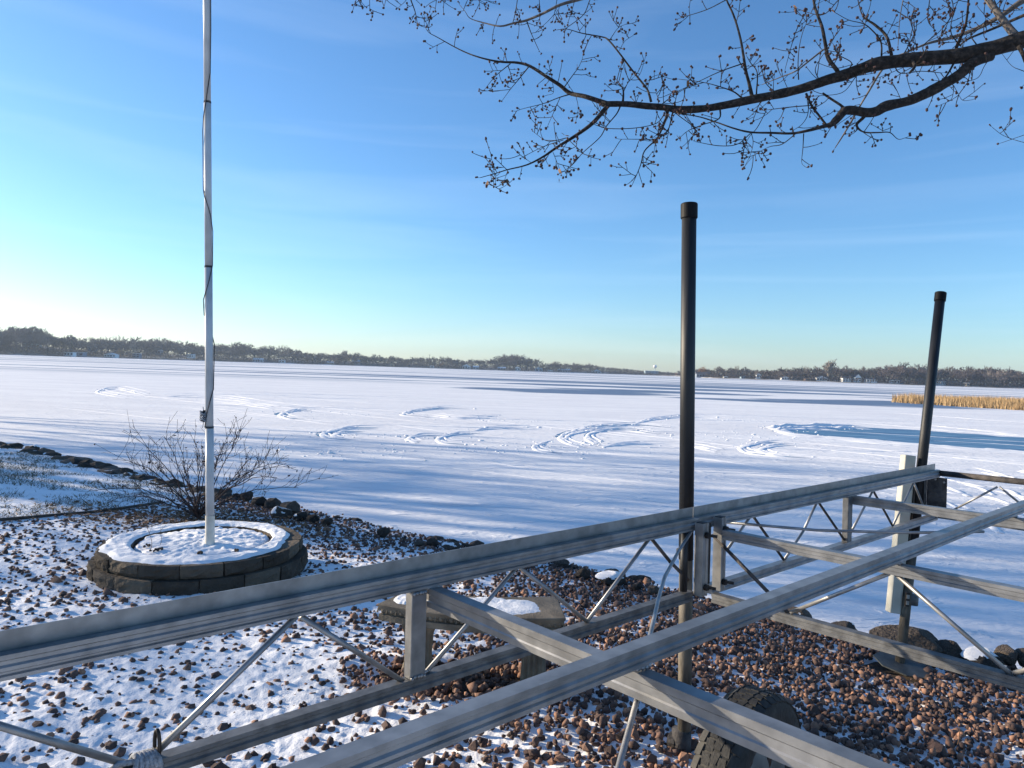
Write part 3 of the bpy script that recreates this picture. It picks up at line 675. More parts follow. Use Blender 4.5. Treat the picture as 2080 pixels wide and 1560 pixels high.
for vv in (VR2 + .016,):
    for uu, s in ((-1.165, SA), (1.544, SB), (.193, SB)): weld(dk(uu, vv + .012, TOPC + .006), s)
for uu, s in ((-1.165, SA), (1.544, SB)): weld(dk(uu, .028, TOPC - .002), s)
# far end frame of the outer section
mb = MB(); mb.tube([dk(UB + .012, .0, -.060), dk(UB + .02, VR3 + .04, -.062)], .0185, 16); mb.build('end_tube', m_rust, SB, smooth=True, label='dark round tube across the far end')
cross(UB, .03, VR3, -.315, .034, 'lower_crossbeam', SB, m=m_alu2)
P0 = dk(UB + .012, .045, -.08); mb = MB(); mb.box(dk(UB - .004, .018, -.205), u * .003, v * .058, w * .118); mb.build('corner_plate', m_rust, SB, label='black rust pitted corner plate')
mb = MB(); mb.box(dk(UB - .020, -.046, -.205), u * .012, v * .006, w * .118); mb.build('corner_post', m_alu2, SB)
for q in range(2):
    mb = MB(); mb.tube([dk(UB - .015, .012 + .050 * q, -.100 - .014 * q), dk(UB - .006, .012 + .050 * q, -.100 - .014 * q)], .0065, 8); mb.build('rivet', m_rod, SB)
# uprights of the side trusses
def upright(px, y0, y1, vo, du, dv, parent, m=m_alu, name='upright'):
    a = dplane(px, y0, vo); uu = np.dot(a - O, u); c1 = np.dot(a - O, w); b = dplane(px, y1, vo); c0 = np.dot(b - O, w)
    mb = MB(); mb.box(dk(uu, vo, (c0 + c1) / 2), u * du, v * dv, w * (c1 - c0) / 2); return mb.build(name, m, parent, bevel=.0025), uu
a = dplane(846, 1200, .018); u1 = np.dot(a - O, u)
mb = MB(); mb.box(dk(u1, .018, (TOPC + ct) / 2 - .001), u * .024, v * .0155, w * ((TOPC - ct) / 2 - .0015)); mb.build('upright', m_alu, SA, bevel=.002)
weld(dk(u1, .034, ct + .004), SA); weld(dk(u1 + .03, .02, ct + .006), SA, .01); weld(dk(u1, .034, TOPC - .006), SA)
a = dplane(1721, 1050, .018); u2 = np.dot(a - O, u)
mb = MB(); mb.box(dk(u2, .018, (TOPC + ct) / 2 - .001), u * .026, v * .0155, w * ((TOPC - ct) / 2 - .0015)); mb.build('upright', m_alu2, SB, bevel=.002)
# hinge posts at the joint
def hinge_post(pxc, y0, y1, vo, parent, du, m):
    a = dplane(pxc, y0, vo); uu = np.dot(a - O, u); c1 = np.dot(a - O, w); c0 = np.dot(dplane(pxc, y1, vo) - O, w)
    pr = [(-du, -.019), (du, -.019), (du, -.006), (du - .004, -.003), (du - .004, .003), (du, .006), (du, .019), (.6 * du, .019), (.5 * du, .015), (-.5 * du, .015), (-.6 * du, .019), (-du, .019)]
    pr = [(p, q) for p, q in pr]; mb = MB(); mb.extrude(pr, dk(uu, vo, c0), dk(uu, vo, c1), u, v); mb.build('hinge_post', m, parent); return uu, c0, c1
ua, a0, a1 = hinge_post(1426, 1062, 1208, .062, SA, .019, m_alu); ub, b0, b1 = hinge_post(1463, 1050, 1196, .062, SB, .017, m_alu)
for uu, c0, c1, s in ((ua, a0, a1, SA), (ub, b0, b1, SB)):
    mb = MB(); mb.box(dk(uu, .062, c1 + .0015), u * .015, v * .015, w * .0012); mb.build('tube_hollow_shade', m_bolt, s)  # dark plate on the solid post, standing in for its shaded hollow
    for c in (c1 - .045, c0 + .035):
        mb = MB(); mb.tube([dk(uu + .004, .079, c), dk(uu + .004, .094, c)], .0125, 6); b = mb.build('bolt', m_bolt, s)
        mb = MB(); mb.tube([dk(uu + .006, .080, c), dk(uu + .030, .112, c - .004)], .006, 8); mb.build('bolt_shank', m_bolt, b)
mb = MB(); mb.box(dk((ua + ub) / 2, .045, (a0 + a1) / 2 + .01), u * .012, v * .010, w * .12); mb.build('joint_gap_shade', m_bolt, SA)  # dark strip painting the shade in the gap between the two posts
mb = MB(); mb.tube([dk(ua - .052, .020, TOPC - .002), dk(ua - .052, .020, -.315)], .015, 12); mb.build('post_socket', m_blackp, SA, smooth=True)
# zig zag bracing, side truss
Vp = .016; RB = .0068
def zig(pts, parent, r=RB, vo=Vp, m=m_rod):
    for (p, q) in zip(pts[:-1], pts[1:]): rod([dplane(*p, vo), dplane(*q, vo)], r, parent, m=m)
zig([(-180, 1420), (290, 1562)], SA, .0075); zig([(303, 1542), (601, 1252)], SA, .0075); zig([(611, 1252), (822, 1386)], SA, .0072); zig([(858, 1374), (1050, 1152)], SA); zig([(1056, 1152), (1192, 1262)], SA); zig([(1194, 1260), (1318, 1095)], SA); zig([(1323, 1094), (1362, 1142), (1398, 1178)], SA, m=m_rust)
zig([(1478, 1115), (1524, 1049)], SB, .0062); zig([(1530, 1049), (1592, 1137)], SB, .0062, m=m_rust); zig([(1594, 1136), (1632, 1078), (1659, 1021)], SB, .0062); zig([(1663, 1021), (1716, 1098)], SB, .0062, m=m_rust); zig([(1728, 1082), (1772, 999)], SB, .0062); zig([(1775, 999), (1813, 1068)], SB, .0062, m=m_rust); zig([(1814, 1067), (1855, 982)], SB, .0062); zig([(1857, 982), (1880, 1040)], SB, .0062)
# end frame bracing between the joint crossbeams (in the plane u = .193)
def eplane(px, py, uo): return onplane(px, py, dk(uo, 0, 0), u)
for p, q in (((1447, 1086), (1602, 1246)), ((1606, 1244), (1806, 1165)), ((1818, 1165), (2054, 1370)), ((2058, 1368), (2190, 1330))):
    rod([eplane(*p, .193), eplane(*q, .193)], .0072, SB, m=m_rust if p[0] == 1447 else m_rod)
for p, q in (((1936, 1036), (2026, 989)), ((2030, 989), (2074, 1024)), ((1880, 1042), (1936, 1036))):
    rod([eplane(*p, UB), eplane(*q, UB)], .0065, SB)
# long horizontal brace rods
def flatp(px, py, c): return onplane(px, py, dk(0, 0, c), w)
rod([flatp(1474, 1061, -.10), flatp(1660, 1077, -.10), flatp(1840, 1082, -.10), flatp(1998, 1080, -.10)], .0058, SB, m=m_rod)
zc_ = -.145
rod([dplane(1404, 1080, .03), flatp(1378, 1120, -.12), flatp(1350, 1172, zc_ + .01), flatp(1338, 1215, zc_), flatp(1322, 1285, zc_), flatp(1296, 1413, zc_), flatp(1256, 1562, zc_), flatp(1215, 1720, zc_)], .0060, SA)
# dark drips under some rods

# rope and ring at the lower left corner
kn = dplane(292, 1551, Vp)
rp = thing('tie_rope', 'grey rope knotted round the lower left corner of the dock truss', 'rope', kn)
mb = MB()
for k in range(6):
    ph = k * .5; c = kn + u * (-.022 + .009 * k)
    mb.tube([c + v * (.020 * math.cos(t)) + w * (.021 * math.sin(t)) + u * .006 * math.sin(t + ph) for t in np.linspace(0, 6.6, 18)], .0058, 7)
mb.build('knot', m_rope, rp, smooth=True)
mb = MB(); mb.tube([kn - u * .02 + v * .01 + w * .015, kn - u * .05 + w * .02 + v * .01, kn - u * .075 + w * .004, kn - u * .055 - w * .02 + v * .02], .0062, 7); mb.tube([kn + u * .02 - w * .01, kn + u * .01 + v * .03 - w * .04, kn - u * .03 + v * .03 - w * .06], .0058, 7); mb.build('loose_end', m_rope, rp, smooth=True)
rc = dplane(319, 1512, Vp); rg = thing('steel_ring', 'oval steel ring standing on the lower chord above the rope', 'ring', rc)
mb = MB(); aa = np.linspace(0, 2 * math.pi, 30); e1 = w; e2 = (v * .9 + u * .15); mb.tube([rc + e1 * .030 * math.cos(t) + e2 * .012 * math.sin(t) for t in aa], .0042, 8, cap=False); mb.build('ring_body', m_bolt, rg, smooth=True)
mb = MB(); mb.tube([rc - e1 * .030 - u * .008, rc - e1 * .030 + u * .008], .007, 8); mb.build('ring_pin', m_bolt, rg)

# ------------------------------------------------------------------ posts
def post(px0, py0, px1, py1, D0, D1, r, name, label, split, footfun):
    A = at(px0, py0, D0); Bp = at(px1, py1, D1); t_ = thing(name, label, 'post', Bp)
    q = lambda t: A + (Bp - A) * t
    capT = .30 * .1 / np.linalg.norm(Bp - A) * 2.1
    mb = MB(); mb.tube([q(0), q(.0005), q(capT)], [r * 1.0, r * 1.16, r * 1.16], 28); c = mb.build('cap', m_cap, t_, smooth=False, bevel=.004)
    mb = MB(); mb.tube([q(capT * .5), q(split)], r, 28); mb.build('upper_sleeve', m_blackp, t_, smooth=True)
    mb = MB(); mb.tube([q(split - .01), q(1.0)], r * .93, 28); mb.build('lower_pipe', m_pipe, t_, smooth=True)
    footfun(t_, Bp, (Bp - A) / np.linalg.norm(Bp - A)); return t_, q
def foot1(t_, Bp, d):
    mb = MB(); mb.tube([Bp - d * .05 - Rt * .012, Bp + d * .06 - Rt * .012], .039, 20); mb.build('foot_socket', m_rust, t_, smooth=True)
    mb = MB(); mb.tube([Bp - Rt * .055 + [0, .02, .0], Bp - Rt * .03 + [0, 0, .0]], .03, 10); mb.build('foot_arm', m_rust, t_)
def foot2(t_, Bp, d):
    mb = MB(); n = 8; c = Bp + np.array([.02, -.03, 0]); c[2] = float(gz(c[0], c[1])) + .034; a0 = .32
    V = [(c[0] + .185 * math.cos(a0 + 2 * math.pi * k / n), c[1] + .185 * math.sin(a0 + 2 * math.pi * k / n), c[2] + z + .02 * math.cos(a0 + 2 * math.pi * k / n - 2.6)) for z in (-.012, -.004) for k in range(n)]
    mb.add(V, [tuple(range(n))[::-1], tuple(range(n, 2 * n))] + [(k, (k + 1) % n, n + (k + 1) % n, n + k) for k in range(n)]); mb.build('foot_plate', m_plate, t_, label='octagonal metal foot plate lying on the gravel')
p1, q1 = post(1400, 413, 1390, 1506, 2.93, 2.90, .0295, 'dock_post', 'tall upright black post with a shiny cap, standing behind the dock joint', .66, foot1)
p2, q2 = post(1911, 594, 1827, 1353, 4.88, 4.50, .0310, 'dock_post', 'leaning black post at the far dock corner with a white bumper strapped to it', .70, foot2)
mb = MB(); mb.ico(dplane(1379, 1118, .0), .012); mb.build('bolt', m_rust, p1)
# bumper strapped to the leaning post
def bl_(px, py): return at(px, py, 4.68 - .10 * (py - 925) / 320)
bu = thing('dock_bumper', 'yellowed white plastic dock bumper strapped upright to the leaning post', 'dock bumper', bl_(1817, 1243))
A = bl_(1846, 925); Bb = bl_(1815, 1244); d = (Bb - A) / np.linalg.norm(Bb - A)
sidex = Rt - d * np.dot(Rt, d); sidex /= np.linalg.norm(sidex); dep = np.cross(d, sidex); dep = dep if dep[1] < 0 else -dep
pr = [(-.040, -.03), (-.042, .026), (-.037, .034), (.018, .038), (.030, .033), (.040, .012), (.042, -.03)]
mb = MB(); mb.extrude(pr, A, Bb, sidex, dep); mb.build('bumper_body', m_bump, bu, bevel=.004)
mb = MB(); mb.box((A + Bb) / 2 + sidex * .049 + dep * .0 + d * .05, sidex * .006, dep * .02, d * (np.linalg.norm(Bb - A) / 2 - .08)); mb.build('bumper_gap_shade', m_bolt, bu)  # dark strip standing in for the shaded gap beside the post
Pk = at(1849, 1217, 4.57); mb = MB(); mb.tube([Pk + Rt * .008 - d * .035, Pk + Rt * .008 + d * .035], .040, 22); mb.build('strap', m_alu2, bu, smooth=True)
mb = MB(); mb.box(Pk - sidex * .040 + dep * .035, sidex * .013, dep * .006, d * .044); bk = mb.build('buckle', m_bolt, bu)
for s_ in (-.018, .020):
    mb = MB(); mb.box(Pk - sidex * .040 + dep * .043 + d * s_, sidex * .009, dep * .003, d * .012); mb.build('buckle_face', m_alu, bk)

# ------------------------------------------------------------------ trailer wheel
WR = .290; WW = .066; wc = at(1519, 1575, 2.16); wa = rad(43); wu = np.array([math.sin(wa), math.cos(wa), 0]); wv = np.array([math.cos(wa), -math.sin(wa), 0]); wz = np.array([0, 0, 1.])
wc[2] = float(gz(wc[0], wc[1])) + WR - .012
wh = SA
def lathe(prof, n, name, m, smooth=True):
    V = []; Ff = []; k = len(prof)
    for i in range(n):
        a = 2 * math.pi * i / n; e = wu * math.cos(a) + wz * math.sin(a)
        for x, r in prof: V.append(wc + wv * x + e * r)
    for i in range(n):
        j = (i + 1) % n
        for q in range(k - 1): Ff.append((i * k + q, i * k + q + 1, j * k + q + 1, j * k + q))
    return make(name, V, Ff, m, wh, smooth=smooth)
ty = [(-.045, .165), (-.062, .185), (-.072, .22), (-.070, .252), (-.060, .272), (-.045, .281), (0, .285), (.045, .281), (.060, .272), (.070, .252), (.072, .22), (.062, .185), (.045, .165)]
wh = lathe(ty, 64, 'wheel', m_tyre); wh['label'] = 'old black rubber tyre on a grey rim under the dock'
for s_ in (-1, 1):
    pass
mb = MB(); nlug = 46
for i in range(nlug):
    for row, (x0, r0_, wx, tilt, ph) in enumerate(((-.052, .2765, .0135, -.35, 0), (-.0245, .2825, .0115, .2, .5), (0, .284, .0112, -.2, .25), (.0245, .2825, .0115, .2, .5), (.052, .2765, .0135, .35, 0))):
        a = 2 * math.pi * (i + ph) / nlug; e = wu * math.cos(a) + wz * math.sin(a); t_ = -wu * math.sin(a) + wz * math.cos(a)
        ax = wv * math.cos(tilt) + e * math.sin(-tilt if x0 else 0) * .0
        if abs(x0) > .04: nn_ = e * .86 + wv * .5 * np.sign(x0); ax = wv * .86 - e * .5 * np.sign(x0)
        else: nn_ = e; ax = wv
        sk = t_ * .0094 + ax * .0016 * (1 if row % 2 else -1)
        mb.box(wc + wv * x0 + e * r0_, ax * wx, sk * 1.75, nn_ * .0028)
mb.build('tread', m_tyre, wh, kind='stuff')
rimp = [(.045, .168), (.050, .160), (.040, .150), (.020, .146), (.012, .120), (.030, .095), (.034, .062), (.034, .045), (.060, .040), (.062, .0)]
lathe(rimp, 48, 'rim', m_rim)
lathe([(-x, r) for x, r in rimp[::-1]], 48, 'rim', m_rim)
for k in range(4):
    a = 2 * math.pi * k / 4 + .5; e = wu * math.cos(a) + wz * math.sin(a)
    mb = MB(); mb.tube([wc + wv * .020 + e * .105, wc + wv * .0275 + e * .105], .019, 14); mb.build('hand_hole_shade', m_bolt, wh)  # dark disc on the closed rim, painted as the shade inside a hole
for k in range(5):
    a = 2 * math.pi * k / 5; e = wu * math.cos(a) + wz * math.sin(a)
    mb = MB(); mb.tube([wc + wv * .03 + e * .055, wc + wv * .048 + e * .055], .009, 6); mb.build('wheel_nut', m_rust, wh)
mb = MB(); mb.tube([wc - wv * .12, wc + wv * .06], .02, 10); mb.build('axle', m_rust, wh)
stalk(1945, 1512, CAMH - 1.57, .25, -.05, label='thin pale weed stalk rising from the gravel at lower right', r=.0018)

# ------------------------------------------------------------------ bare shrub
def grow(P, d, L_, r, depth, out, g, spread=.5, up=.15, nseg=4, kids=(2, 3), shrink=.68):
    pts = [P]; q = P.copy(); dd = d / np.linalg.norm(d)
    for k in range(nseg):
        dd = dd + g.normal(0, .13, 3) + np.array([0, 0, up * .25]); dd /= np.linalg.norm(dd); q = q + dd * L_ / nseg; pts.append(q)
    out.append((np.array(pts), np.linspace(r, r * .6, nseg + 1), depth))
    if depth <= 0: return
    for k in range(g.integers(kids[0], kids[1] + 1)):
        t = g.uniform(.35, 1); i = min(int(t * nseg), nseg - 1); Pb = pts[i] + (pts[i + 1] - pts[i]) * (t * nseg - i)
        a = g.normal(size=3); a -= dd * np.dot(a, dd); a /= np.linalg.norm(a)
        nd = dd * math.cos(spread) + a * math.sin(spread) * g.uniform(.7, 1.3)
        grow(Pb, nd, L_ * shrink * g.uniform(.7, 1.2), r * .58, depth - 1, out, g, spread, up, nseg, kids, shrink)
sb = onz(402, 1052, CAMH - 1.64)
sh = thing('bare_shrub', 'wide bare dark shrub spreading behind the flagpole at the water edge', 'shrub', sb)
g = np.random.default_rng(21); lf = []
targets = [(205, 995), (232, 932), (288, 893), (335, 884), (360, 905), (398, 896), (430, 905), (460, 890), (488, 882), (520, 925), (562, 938), (580, 942), (605, 992), (540, 1010), (500, 960), (452, 935), (310, 940), (270, 960), (255, 1005), (320, 990), (372, 950), (215, 1020), (560, 970), (410, 940), (480, 980)]
for (px, py) in targets:
    Tt = at(px, py, sb[1] + g.uniform(-.7, .7)); d = Tt - sb; L_ = np.linalg.norm(d)
    n = 8; pts = [sb + d * t + np.array([0, 0, .10 * L_ * math.sin(math.pi * t) * (1 if py > 930 else .2)]) + g.normal(0, .012, 3) * (t > 0) for t in np.linspace(0, 1, n)]
    mb = MB(); mb.tube(pts, np.linspace(.0075, .0022, n), 5)
    for k in range(9):
        t = g.uniform(.30, 1); i = min(int(t * (n - 1)), n - 2); Pb = pts[i] + (pts[i + 1] - pts[i]) * (t * (n - 1) - i)
        o = []; dd = d / L_ + g.normal(0, .45, 3) + [0, 0, .25]; grow(Pb, dd, L_ * g.uniform(.10, .26), .0026, 1, o, g, .6, .3, 3, (1, 3))
        for p_, r_, _ in o:
            mb.tube(p_, np.maximum(r_, .0018), 3, cap=False)
            for _k in range(2):
                c = p_[g.integers(0, len(p_))]; lf.append(c)
    mb.build('stem', m_shrub, sh)
lf = np.array(lf); nL = len(lf); a = RNG.normal(size=(nL, 3)) * .005; b = RNG.normal(size=(nL, 3)) * .011
V = np.stack([lf, lf + a + b * .4, lf + b, lf - a + b * .5], 1).reshape(-1, 3)
sel = RNG.random(nL) < .55; V = V.reshape(-1, 4, 3)[sel].reshape(-1, 3)
make('dead_leaves', V, np.arange(len(V)).reshape(-1, 4), m_shrub, sh, kind='stuff')
# leaf litter in the bed below the shrub
n = 2600; x = RNG.normal(sb[0], .75, n); y = RNG.normal(sb[1] + .1, .38, n); c = np.stack([x, y, gz(x, y) + RNG.uniform(.015, .045, n)], 1)
a = RNG.normal(size=(n, 3)) * [.014, .014, .006]; b = RNG.normal(size=(n, 3)) * [.014, .014, .006]
ok = (shore_s(x, y) > -.1) & (np.hypot(x - PLC[0], y - PLC[1]) > .85)
V = np.stack([c - a, c + b, c + a, c - b], 1)[ok].reshape(-1, 3); make('leaf_litter', V, np.arange(len(V)).reshape(-1, 4), m_dleaf, kind='stuff')

# ------------------------------------------------------------------ overhanging maple
K = 2080 / 700.
def c6(x, y): return (700 + x / K, y / K)
def c7(x, y): return (1380 + x / K, y / K)
TRK = np.array([5.4, 2.0, 0]); TRK[2] = float(gz(*TRK[:2]))
mt = thing('maple_tree', 'bare maple with dark budding branches reaching in over the dock from the right', 'tree', TRK)
def DX(px): return 4.25 + (2080 - px) / 1300 * .7
BR = []   # name, material, [(px,py,width_px)], start depth offset, end depth offset
def B7(pts, d0=0, d1=.2, m=None, name='branch', tw=1): BR.append((name, m or m_bark, [(*c7(x, y), r) for x, y, r in pts], d0, d1, tw))
def B6(pts, d0=0, d1=.2, m=None, name='branch', tw=1): BR.append((name, m or m_bark, [(*c6(x, y), r) for x, y, r in pts], d0, d1, tw))
main7 = [(2600, 120, 110), (2350, 180, 104), (2080, 238, 98), (1900, 290, 92), (1700, 335, 88), (1500, 352, 82), (1350, 366, 78), (1200, 385, 74), (1100, 415, 68), (1000, 452, 66), (900, 480, 60), (800, 515, 56), (700, 545, 54), (550, 578, 50), (430, 602, 52), (300, 630, 46), (150, 655, 42), (0, 662, 42), (-90, 648, 38), (-200, 640, 36), (-320, 628, 34), (-470, 628, 32)]
B7(main7, 0, 0, name='limb', tw=.35)
B6([(1600, 632, 34), (1540, 612, 30), (1450, 582, 27), (1360, 562, 25), (1300, 515, 22), (1230, 470, 20), (1120, 400, 17), (1040, 378, 15), (930, 372, 12), (800, 342, 9), (690, 297, 7), (560, 225, 5), (508, 195, 4), (482, 150, 2), (480, 92, 1.5)], 0, .25, tw=.9)
B6([(1590, 636, 30), (1500, 740, 24), (1400, 815, 20), (1280, 890, 16), (1200, 945, 13), (1100, 995, 9), (980, 1025, 7), (900, 1050, 5), (820, 1072, 4)], 0, -.3, tw=1.1)
B7([(1880, 330, 70), (1780, 372, 66), (1690, 450, 60), (1600, 505, 60), (1520, 548, 62), (1480, 568, 58), (1380, 610, 54), (1250, 640, 58), (1190, 672, 60), (1130, 680, 54), (1060, 668, 54), (1000, 668, 52), (960, 710, 48), (920, 748, 36), (880, 760, 24), (780, 787, 18), (680, 805, 14), (560, 802, 12), (430, 798, 11), (330, 775, 9), (230, 740, 8), (120, 705, 7), (0, 685, 6)], 0, -.3, name='limb', tw=.45)
B7([(440, 590, 25), (420, 500, 20), (400, 420, 18), (370, 240, 14), (330, 100, 12), (285, 0, 10), (240, -120, 8)])
B7([(465, 570, 10), (470, 440, 7), (430, 380, 5), (410, 345, 4)], 0, -.1)
B7([(955, 430, 25), (900, 350, 22), (880, 260, 20), (860, 160, 18), (820, 50, 15), (800, -60, 12)])
B7([(1280, 330, 20), (1250, 220, 16), (1180, 150, 14), (1110, 100, 8), (1080, 10, 6), (1070, -60, 5)], 0, .3)
B7([(1220, 350, 12), (1215, 250, 9), (1150, 170, 7), (1100, 140, 5), (1020, 120, 4), (930, 70, 3)], 0, -.3)
B7([(1670, 290, 20), (1700, 220, 17), (1730, 140, 14), (1745, 0, 12), (1740, -60, 11)], 0, -.2)
B7([(2040, 230, 48), (1990, 170, 42), (1930, 90, 38), (1850, -20, 34), (1800, -90, 32)], .1, .3, m_barkg, tw=.3)
B7([(2300, -110, 46), (2080, 0, 36), (1950, 90, 28), (1800, 170, 24), (1650, 225, 19), (1500, 262, 14), (1380, 312, 9), (1300, 340, 6)], 1.2, 1.4, m_barkg, tw=.5)
B7([(2200, 40, 22), (2080, 92, 20), (1900, 170, 16), (1750, 232, 12), (1690, 275, 9)], .6, .8, tw=.5)
B7([(900, 290, 12), (870, 300, 10), (780, 370, 10), (700, 430, 8), (600, 470, 6), (500, 510, 4)], .5, .7, m_barkg)
B7([(1260, 380, 14), (1210, 440, 12), (1150, 540, 12), (1090, 640, 10), (1040, 730, 11), (980, 830, 9), (940, 892, 5)], .6, .9, m_barkg, tw=.6)
B7([(1360, -40, 7), (1350, 0, 6), (1330, 120, 5), (1320, 270, 4)], .5, .5, m_barkg)
B7([(1000, 670, 22), (980, 640, 16), (920, 600, 14), (865, 563, 13)], 0, 0, tw=0)
B7([(1125, 690, 24), (1105, 715, 20), (1070, 752, 16), (1090, 785, 11), (1130, 800, 9), (1200, 800, 8), (1270, 800, 6), (1320, 840, 4), (1370, 830, 2.5)], 0, -.2, tw=1.2)
B7([(765, 565, 14), (800, 640, 13), (845, 700, 13), (885, 752, 13)], 0, 0, tw=.5)
B7([(780, 590, 6), (775, 690, 5), (740, 750, 4), (690, 785, 3)], 0, -.1)
B7([(525, 668, 5), (470, 770, 5), (430, 815, 4), (400, 870, 3), (375, 972, 2)], 0, -.2, tw=.3)
B7([(800, 636, 6), (680, 645, 6), (540, 662, 4)], 0, .1)
B7([(245, 650, 12), (240, 715, 8), (150, 750, 5), (60, 785, 4), (0, 832, 3)], 0, -.3)
B7([(705, 805, 6), (620, 870, 6), (540, 887, 4), (450, 940, 3), (400, 997, 2)], -.15, -.3, m_barkg, tw=1.2)
B7([(750, 806, 7), (745, 900, 5), (738, 980, 3), (758, 1006, 2)], -.1, -.1, tw=.2)
B7([(430, 804, 6), (350, 870, 5), (240, 880, 5), (100, 856, 3)], -.1, -.1, tw=1.1)
B7([(435, 806, 5), (445, 860, 4), (430, 930, 3), (398, 998, 2)], -.1, -.1, tw=.6)
B7([(1660, 375, 13), (1610, 460, 10), (1550, 510, 8)], 0, 0, tw=.3)
B7([(1650, 510, 5), (1655, 540, 4), (1640, 600, 3), (1580, 632, 2.5)], 0, 0, tw=1.4)
B7([(1655, 515, 4), (1680, 560, 3), (1710, 605, 3), (1765, 603, 2.5)], 0, .1, tw=1.2)
B7([(1880, 345, 5), (1840, 400, 4), (1800, 470, 4), (1700, 500, 3)], 0, 0)
B7([(400, 600, 11), (370, 585, 10), (320, 550, 8), (200, 510, 5), (100, 490, 4), (0, 478, 3)], 0, .1)
B7([(392, 380, 8), (250, 430, 6), (120, 490, 4), (0, 546, 3)], .05, -.2)
B7([(2300, 910, 5), (2080, 860, 3.5), (1960, 820, 3), (1890, 770, 2)], .3, .3, tw=.1)
B7([(2300, 740, 5), (2080, 815, 3.5), (1950, 860, 2)], .3, .3, tw=.1)
B7([(2300, 520, 7), (2080, 430, 4.5), (2010, 400, 3), (1955, 335, 2)], .3, .3, tw=.1)
B7([(2050, 280, 26), (2075, 330, 22), (2090, 375, 18), (2120, 400, 14)], -.1, -.1, tw=.3)
for (x0, y0, x1, y1, xt, yt) in [(160, 60, 0, 110, 280, 0), (700, 200, 640, 410, 760, 80), (860, 90, 700, 50, 960, 0), (1500, 120, 1540, 180, 1510, 0), (1400, 120, 1430, 280, 1420, 60), (1650, 60, 1600, 180, 1640, -20), (1940, 60, 2080, 60, 1900, 0), (1560, 330, 1200, 470, 1650, 380)]:
    B7([(xt, yt, 6), (x0, y0, 5), (x1, y1, 3)], .2, .4, tw=1.3)
for pts in [[(720, 480, 8), (716, 400, 6), (722, 300, 5), (740, 210, 4), (770, 130, 3)], [(1000, 440, 9), (1040, 380, 6), (960, 330, 5), (930, 270, 4)], [(1500, 350, 8), (1470, 280, 6), (1560, 200, 4), (1620, 130, 3)], [(1330, 365, 7), (1380, 280, 6), (1420, 190, 5), (1400, 120, 3)], [(850, 495, 7), (820, 420, 5), (860, 340, 4), (900, 290, 3)], [(600, 575, 6), (520, 500, 5), (500, 420, 4)], [(1100, 420, 7), (1060, 470, 5), (980, 560, 4), (820, 580, 3)], [(1290, 360, 9), (1330, 440, 6), (1460, 430, 5), (1580, 440, 4)], [(1400, 360, 20), (1420, 400, 18), (1390, 440, 14)], [(1800, 280, 8), (1760, 200, 6), (1850, 120, 4), (1800, 40, 3)], [(1700, 280, 8), (1640, 200, 6), (1650, 90, 5), (1680, 10, 4)]]:
    B7(pts, 0, random.uniform(-.3, .3), tw=1.3)
B6([(1850, 615, 16), (1838, 570, 14), (1820, 530, 12), (1740, 430, 11), (1650, 310, 10), (1590, 240, 10), (1550, 222, 8), (1430, 200, 6), (1340, 175, 4), (1280, 181, 3)], 0, .3, tw=.6)
B6([(1826, 545, 4), (1850, 470, 3), (1920, 445, 2.5)], 0, .1); B6([(1770, 465, 4), (1790, 430, 3), (1815, 345, 2)], .1, .1, tw=.4); B6([(1658, 305, 4), (1690, 250, 2.5), (1740, 215, 2)], .2, .2); B6([(1600, 242, 5), (1650, 170, 3), (1700, 145, 2.5)], .2, .3)
B6([(1700, -110, 26), (1560, -50, 24), (1420, -5, 20), (1300, 30, 17), (1200, 80, 15), (1100, 122, 14), (1020, 140, 12), (940, 158, 10), (850, 140, 8), (760, 112, 5), (728, 70, 3.5), (695, 30, 3)], .7, .9, m_barkg, tw=.6)
B6([(1520, -80, 7), (1480, 0, 6), (1440, 90, 5), (1330, 175, 4)], .3, .4); B6([(1100, 130, 8), (1130, 210, 5), (1172, 302, 3.5)], .8, .8, tw=1.2); B6([(1045, -40, 6), (1040, 20, 5), (1025, 100, 5), (1015, 138, 5)], .8, .85)
B6([(385, -60, 9), (400, 0, 8), (425, 70, 6), (440, 150, 4)], .5, .5, tw=1.1); B6([(390, -40, 4), (368, 5, 3), (325, 45, 2.5)], .5, .5, tw=.3)
for x0, y0, x1, y1 in [(150, -60, 152, 62), (262, -60, 238, 40), (560, -60, 547, 62), (60, -60, 100, 35), (500, -50, 600, 5), (720, -40, 890, 10), (1170, -60, 1180, 60), (1290, -50, 1260, 110), (1400, -40, 1350, 130), (810, -60, 815, 45)]:
    B6([(x0, y0, 5), ((x0 + x1) / 2, (y0 + y1) / 2 + 6, 4), (x1, y1, 3)], .5, .6, tw=1.5)
B6([(1360, 568, 9), (1290, 590, 6), (1200, 625, 5), (1080, 655, 3), (1037, 670, 2.5)], 0, -.2, tw=1.2); B6([(1300, 590, 5), (1265, 670, 3.5), (1230, 750, 2.5)], -.05, -.1); B6([(1325, 527, 7), (1380, 450, 5), (1410, 410, 4), (1435, 355, 2.5)], .05, .2, tw=.8)
B6([(1110, 405, 8), (1050, 480, 6), (1000, 540, 4), (955, 602, 2.5)], .1, 0, tw=1.1); B6([(1000, 385, 7), (910, 460, 4.5), (840, 547, 2.5)], .1, -.1, tw=1.1); B6([(1000, 540, 4), (910, 548, 3), (830, 548, 2.5)], .05, 0); B6([(1255, 498, 3.5), (1260, 560, 2.5), (1215, 576, 2)], 0, 0, tw=.6)
B6([(1395, 575, 4), (1410, 650, 3), (1400, 712, 2.5)], 0, 0, tw=1.6); B6([(1665, 640, 10), (1640, 690, 8), (1580, 762, 7), (1540, 830, 6), (1440, 920, 5), (1380, 990, 3.5), (1310, 1042, 2.5)], 0, -.3, tw=1)
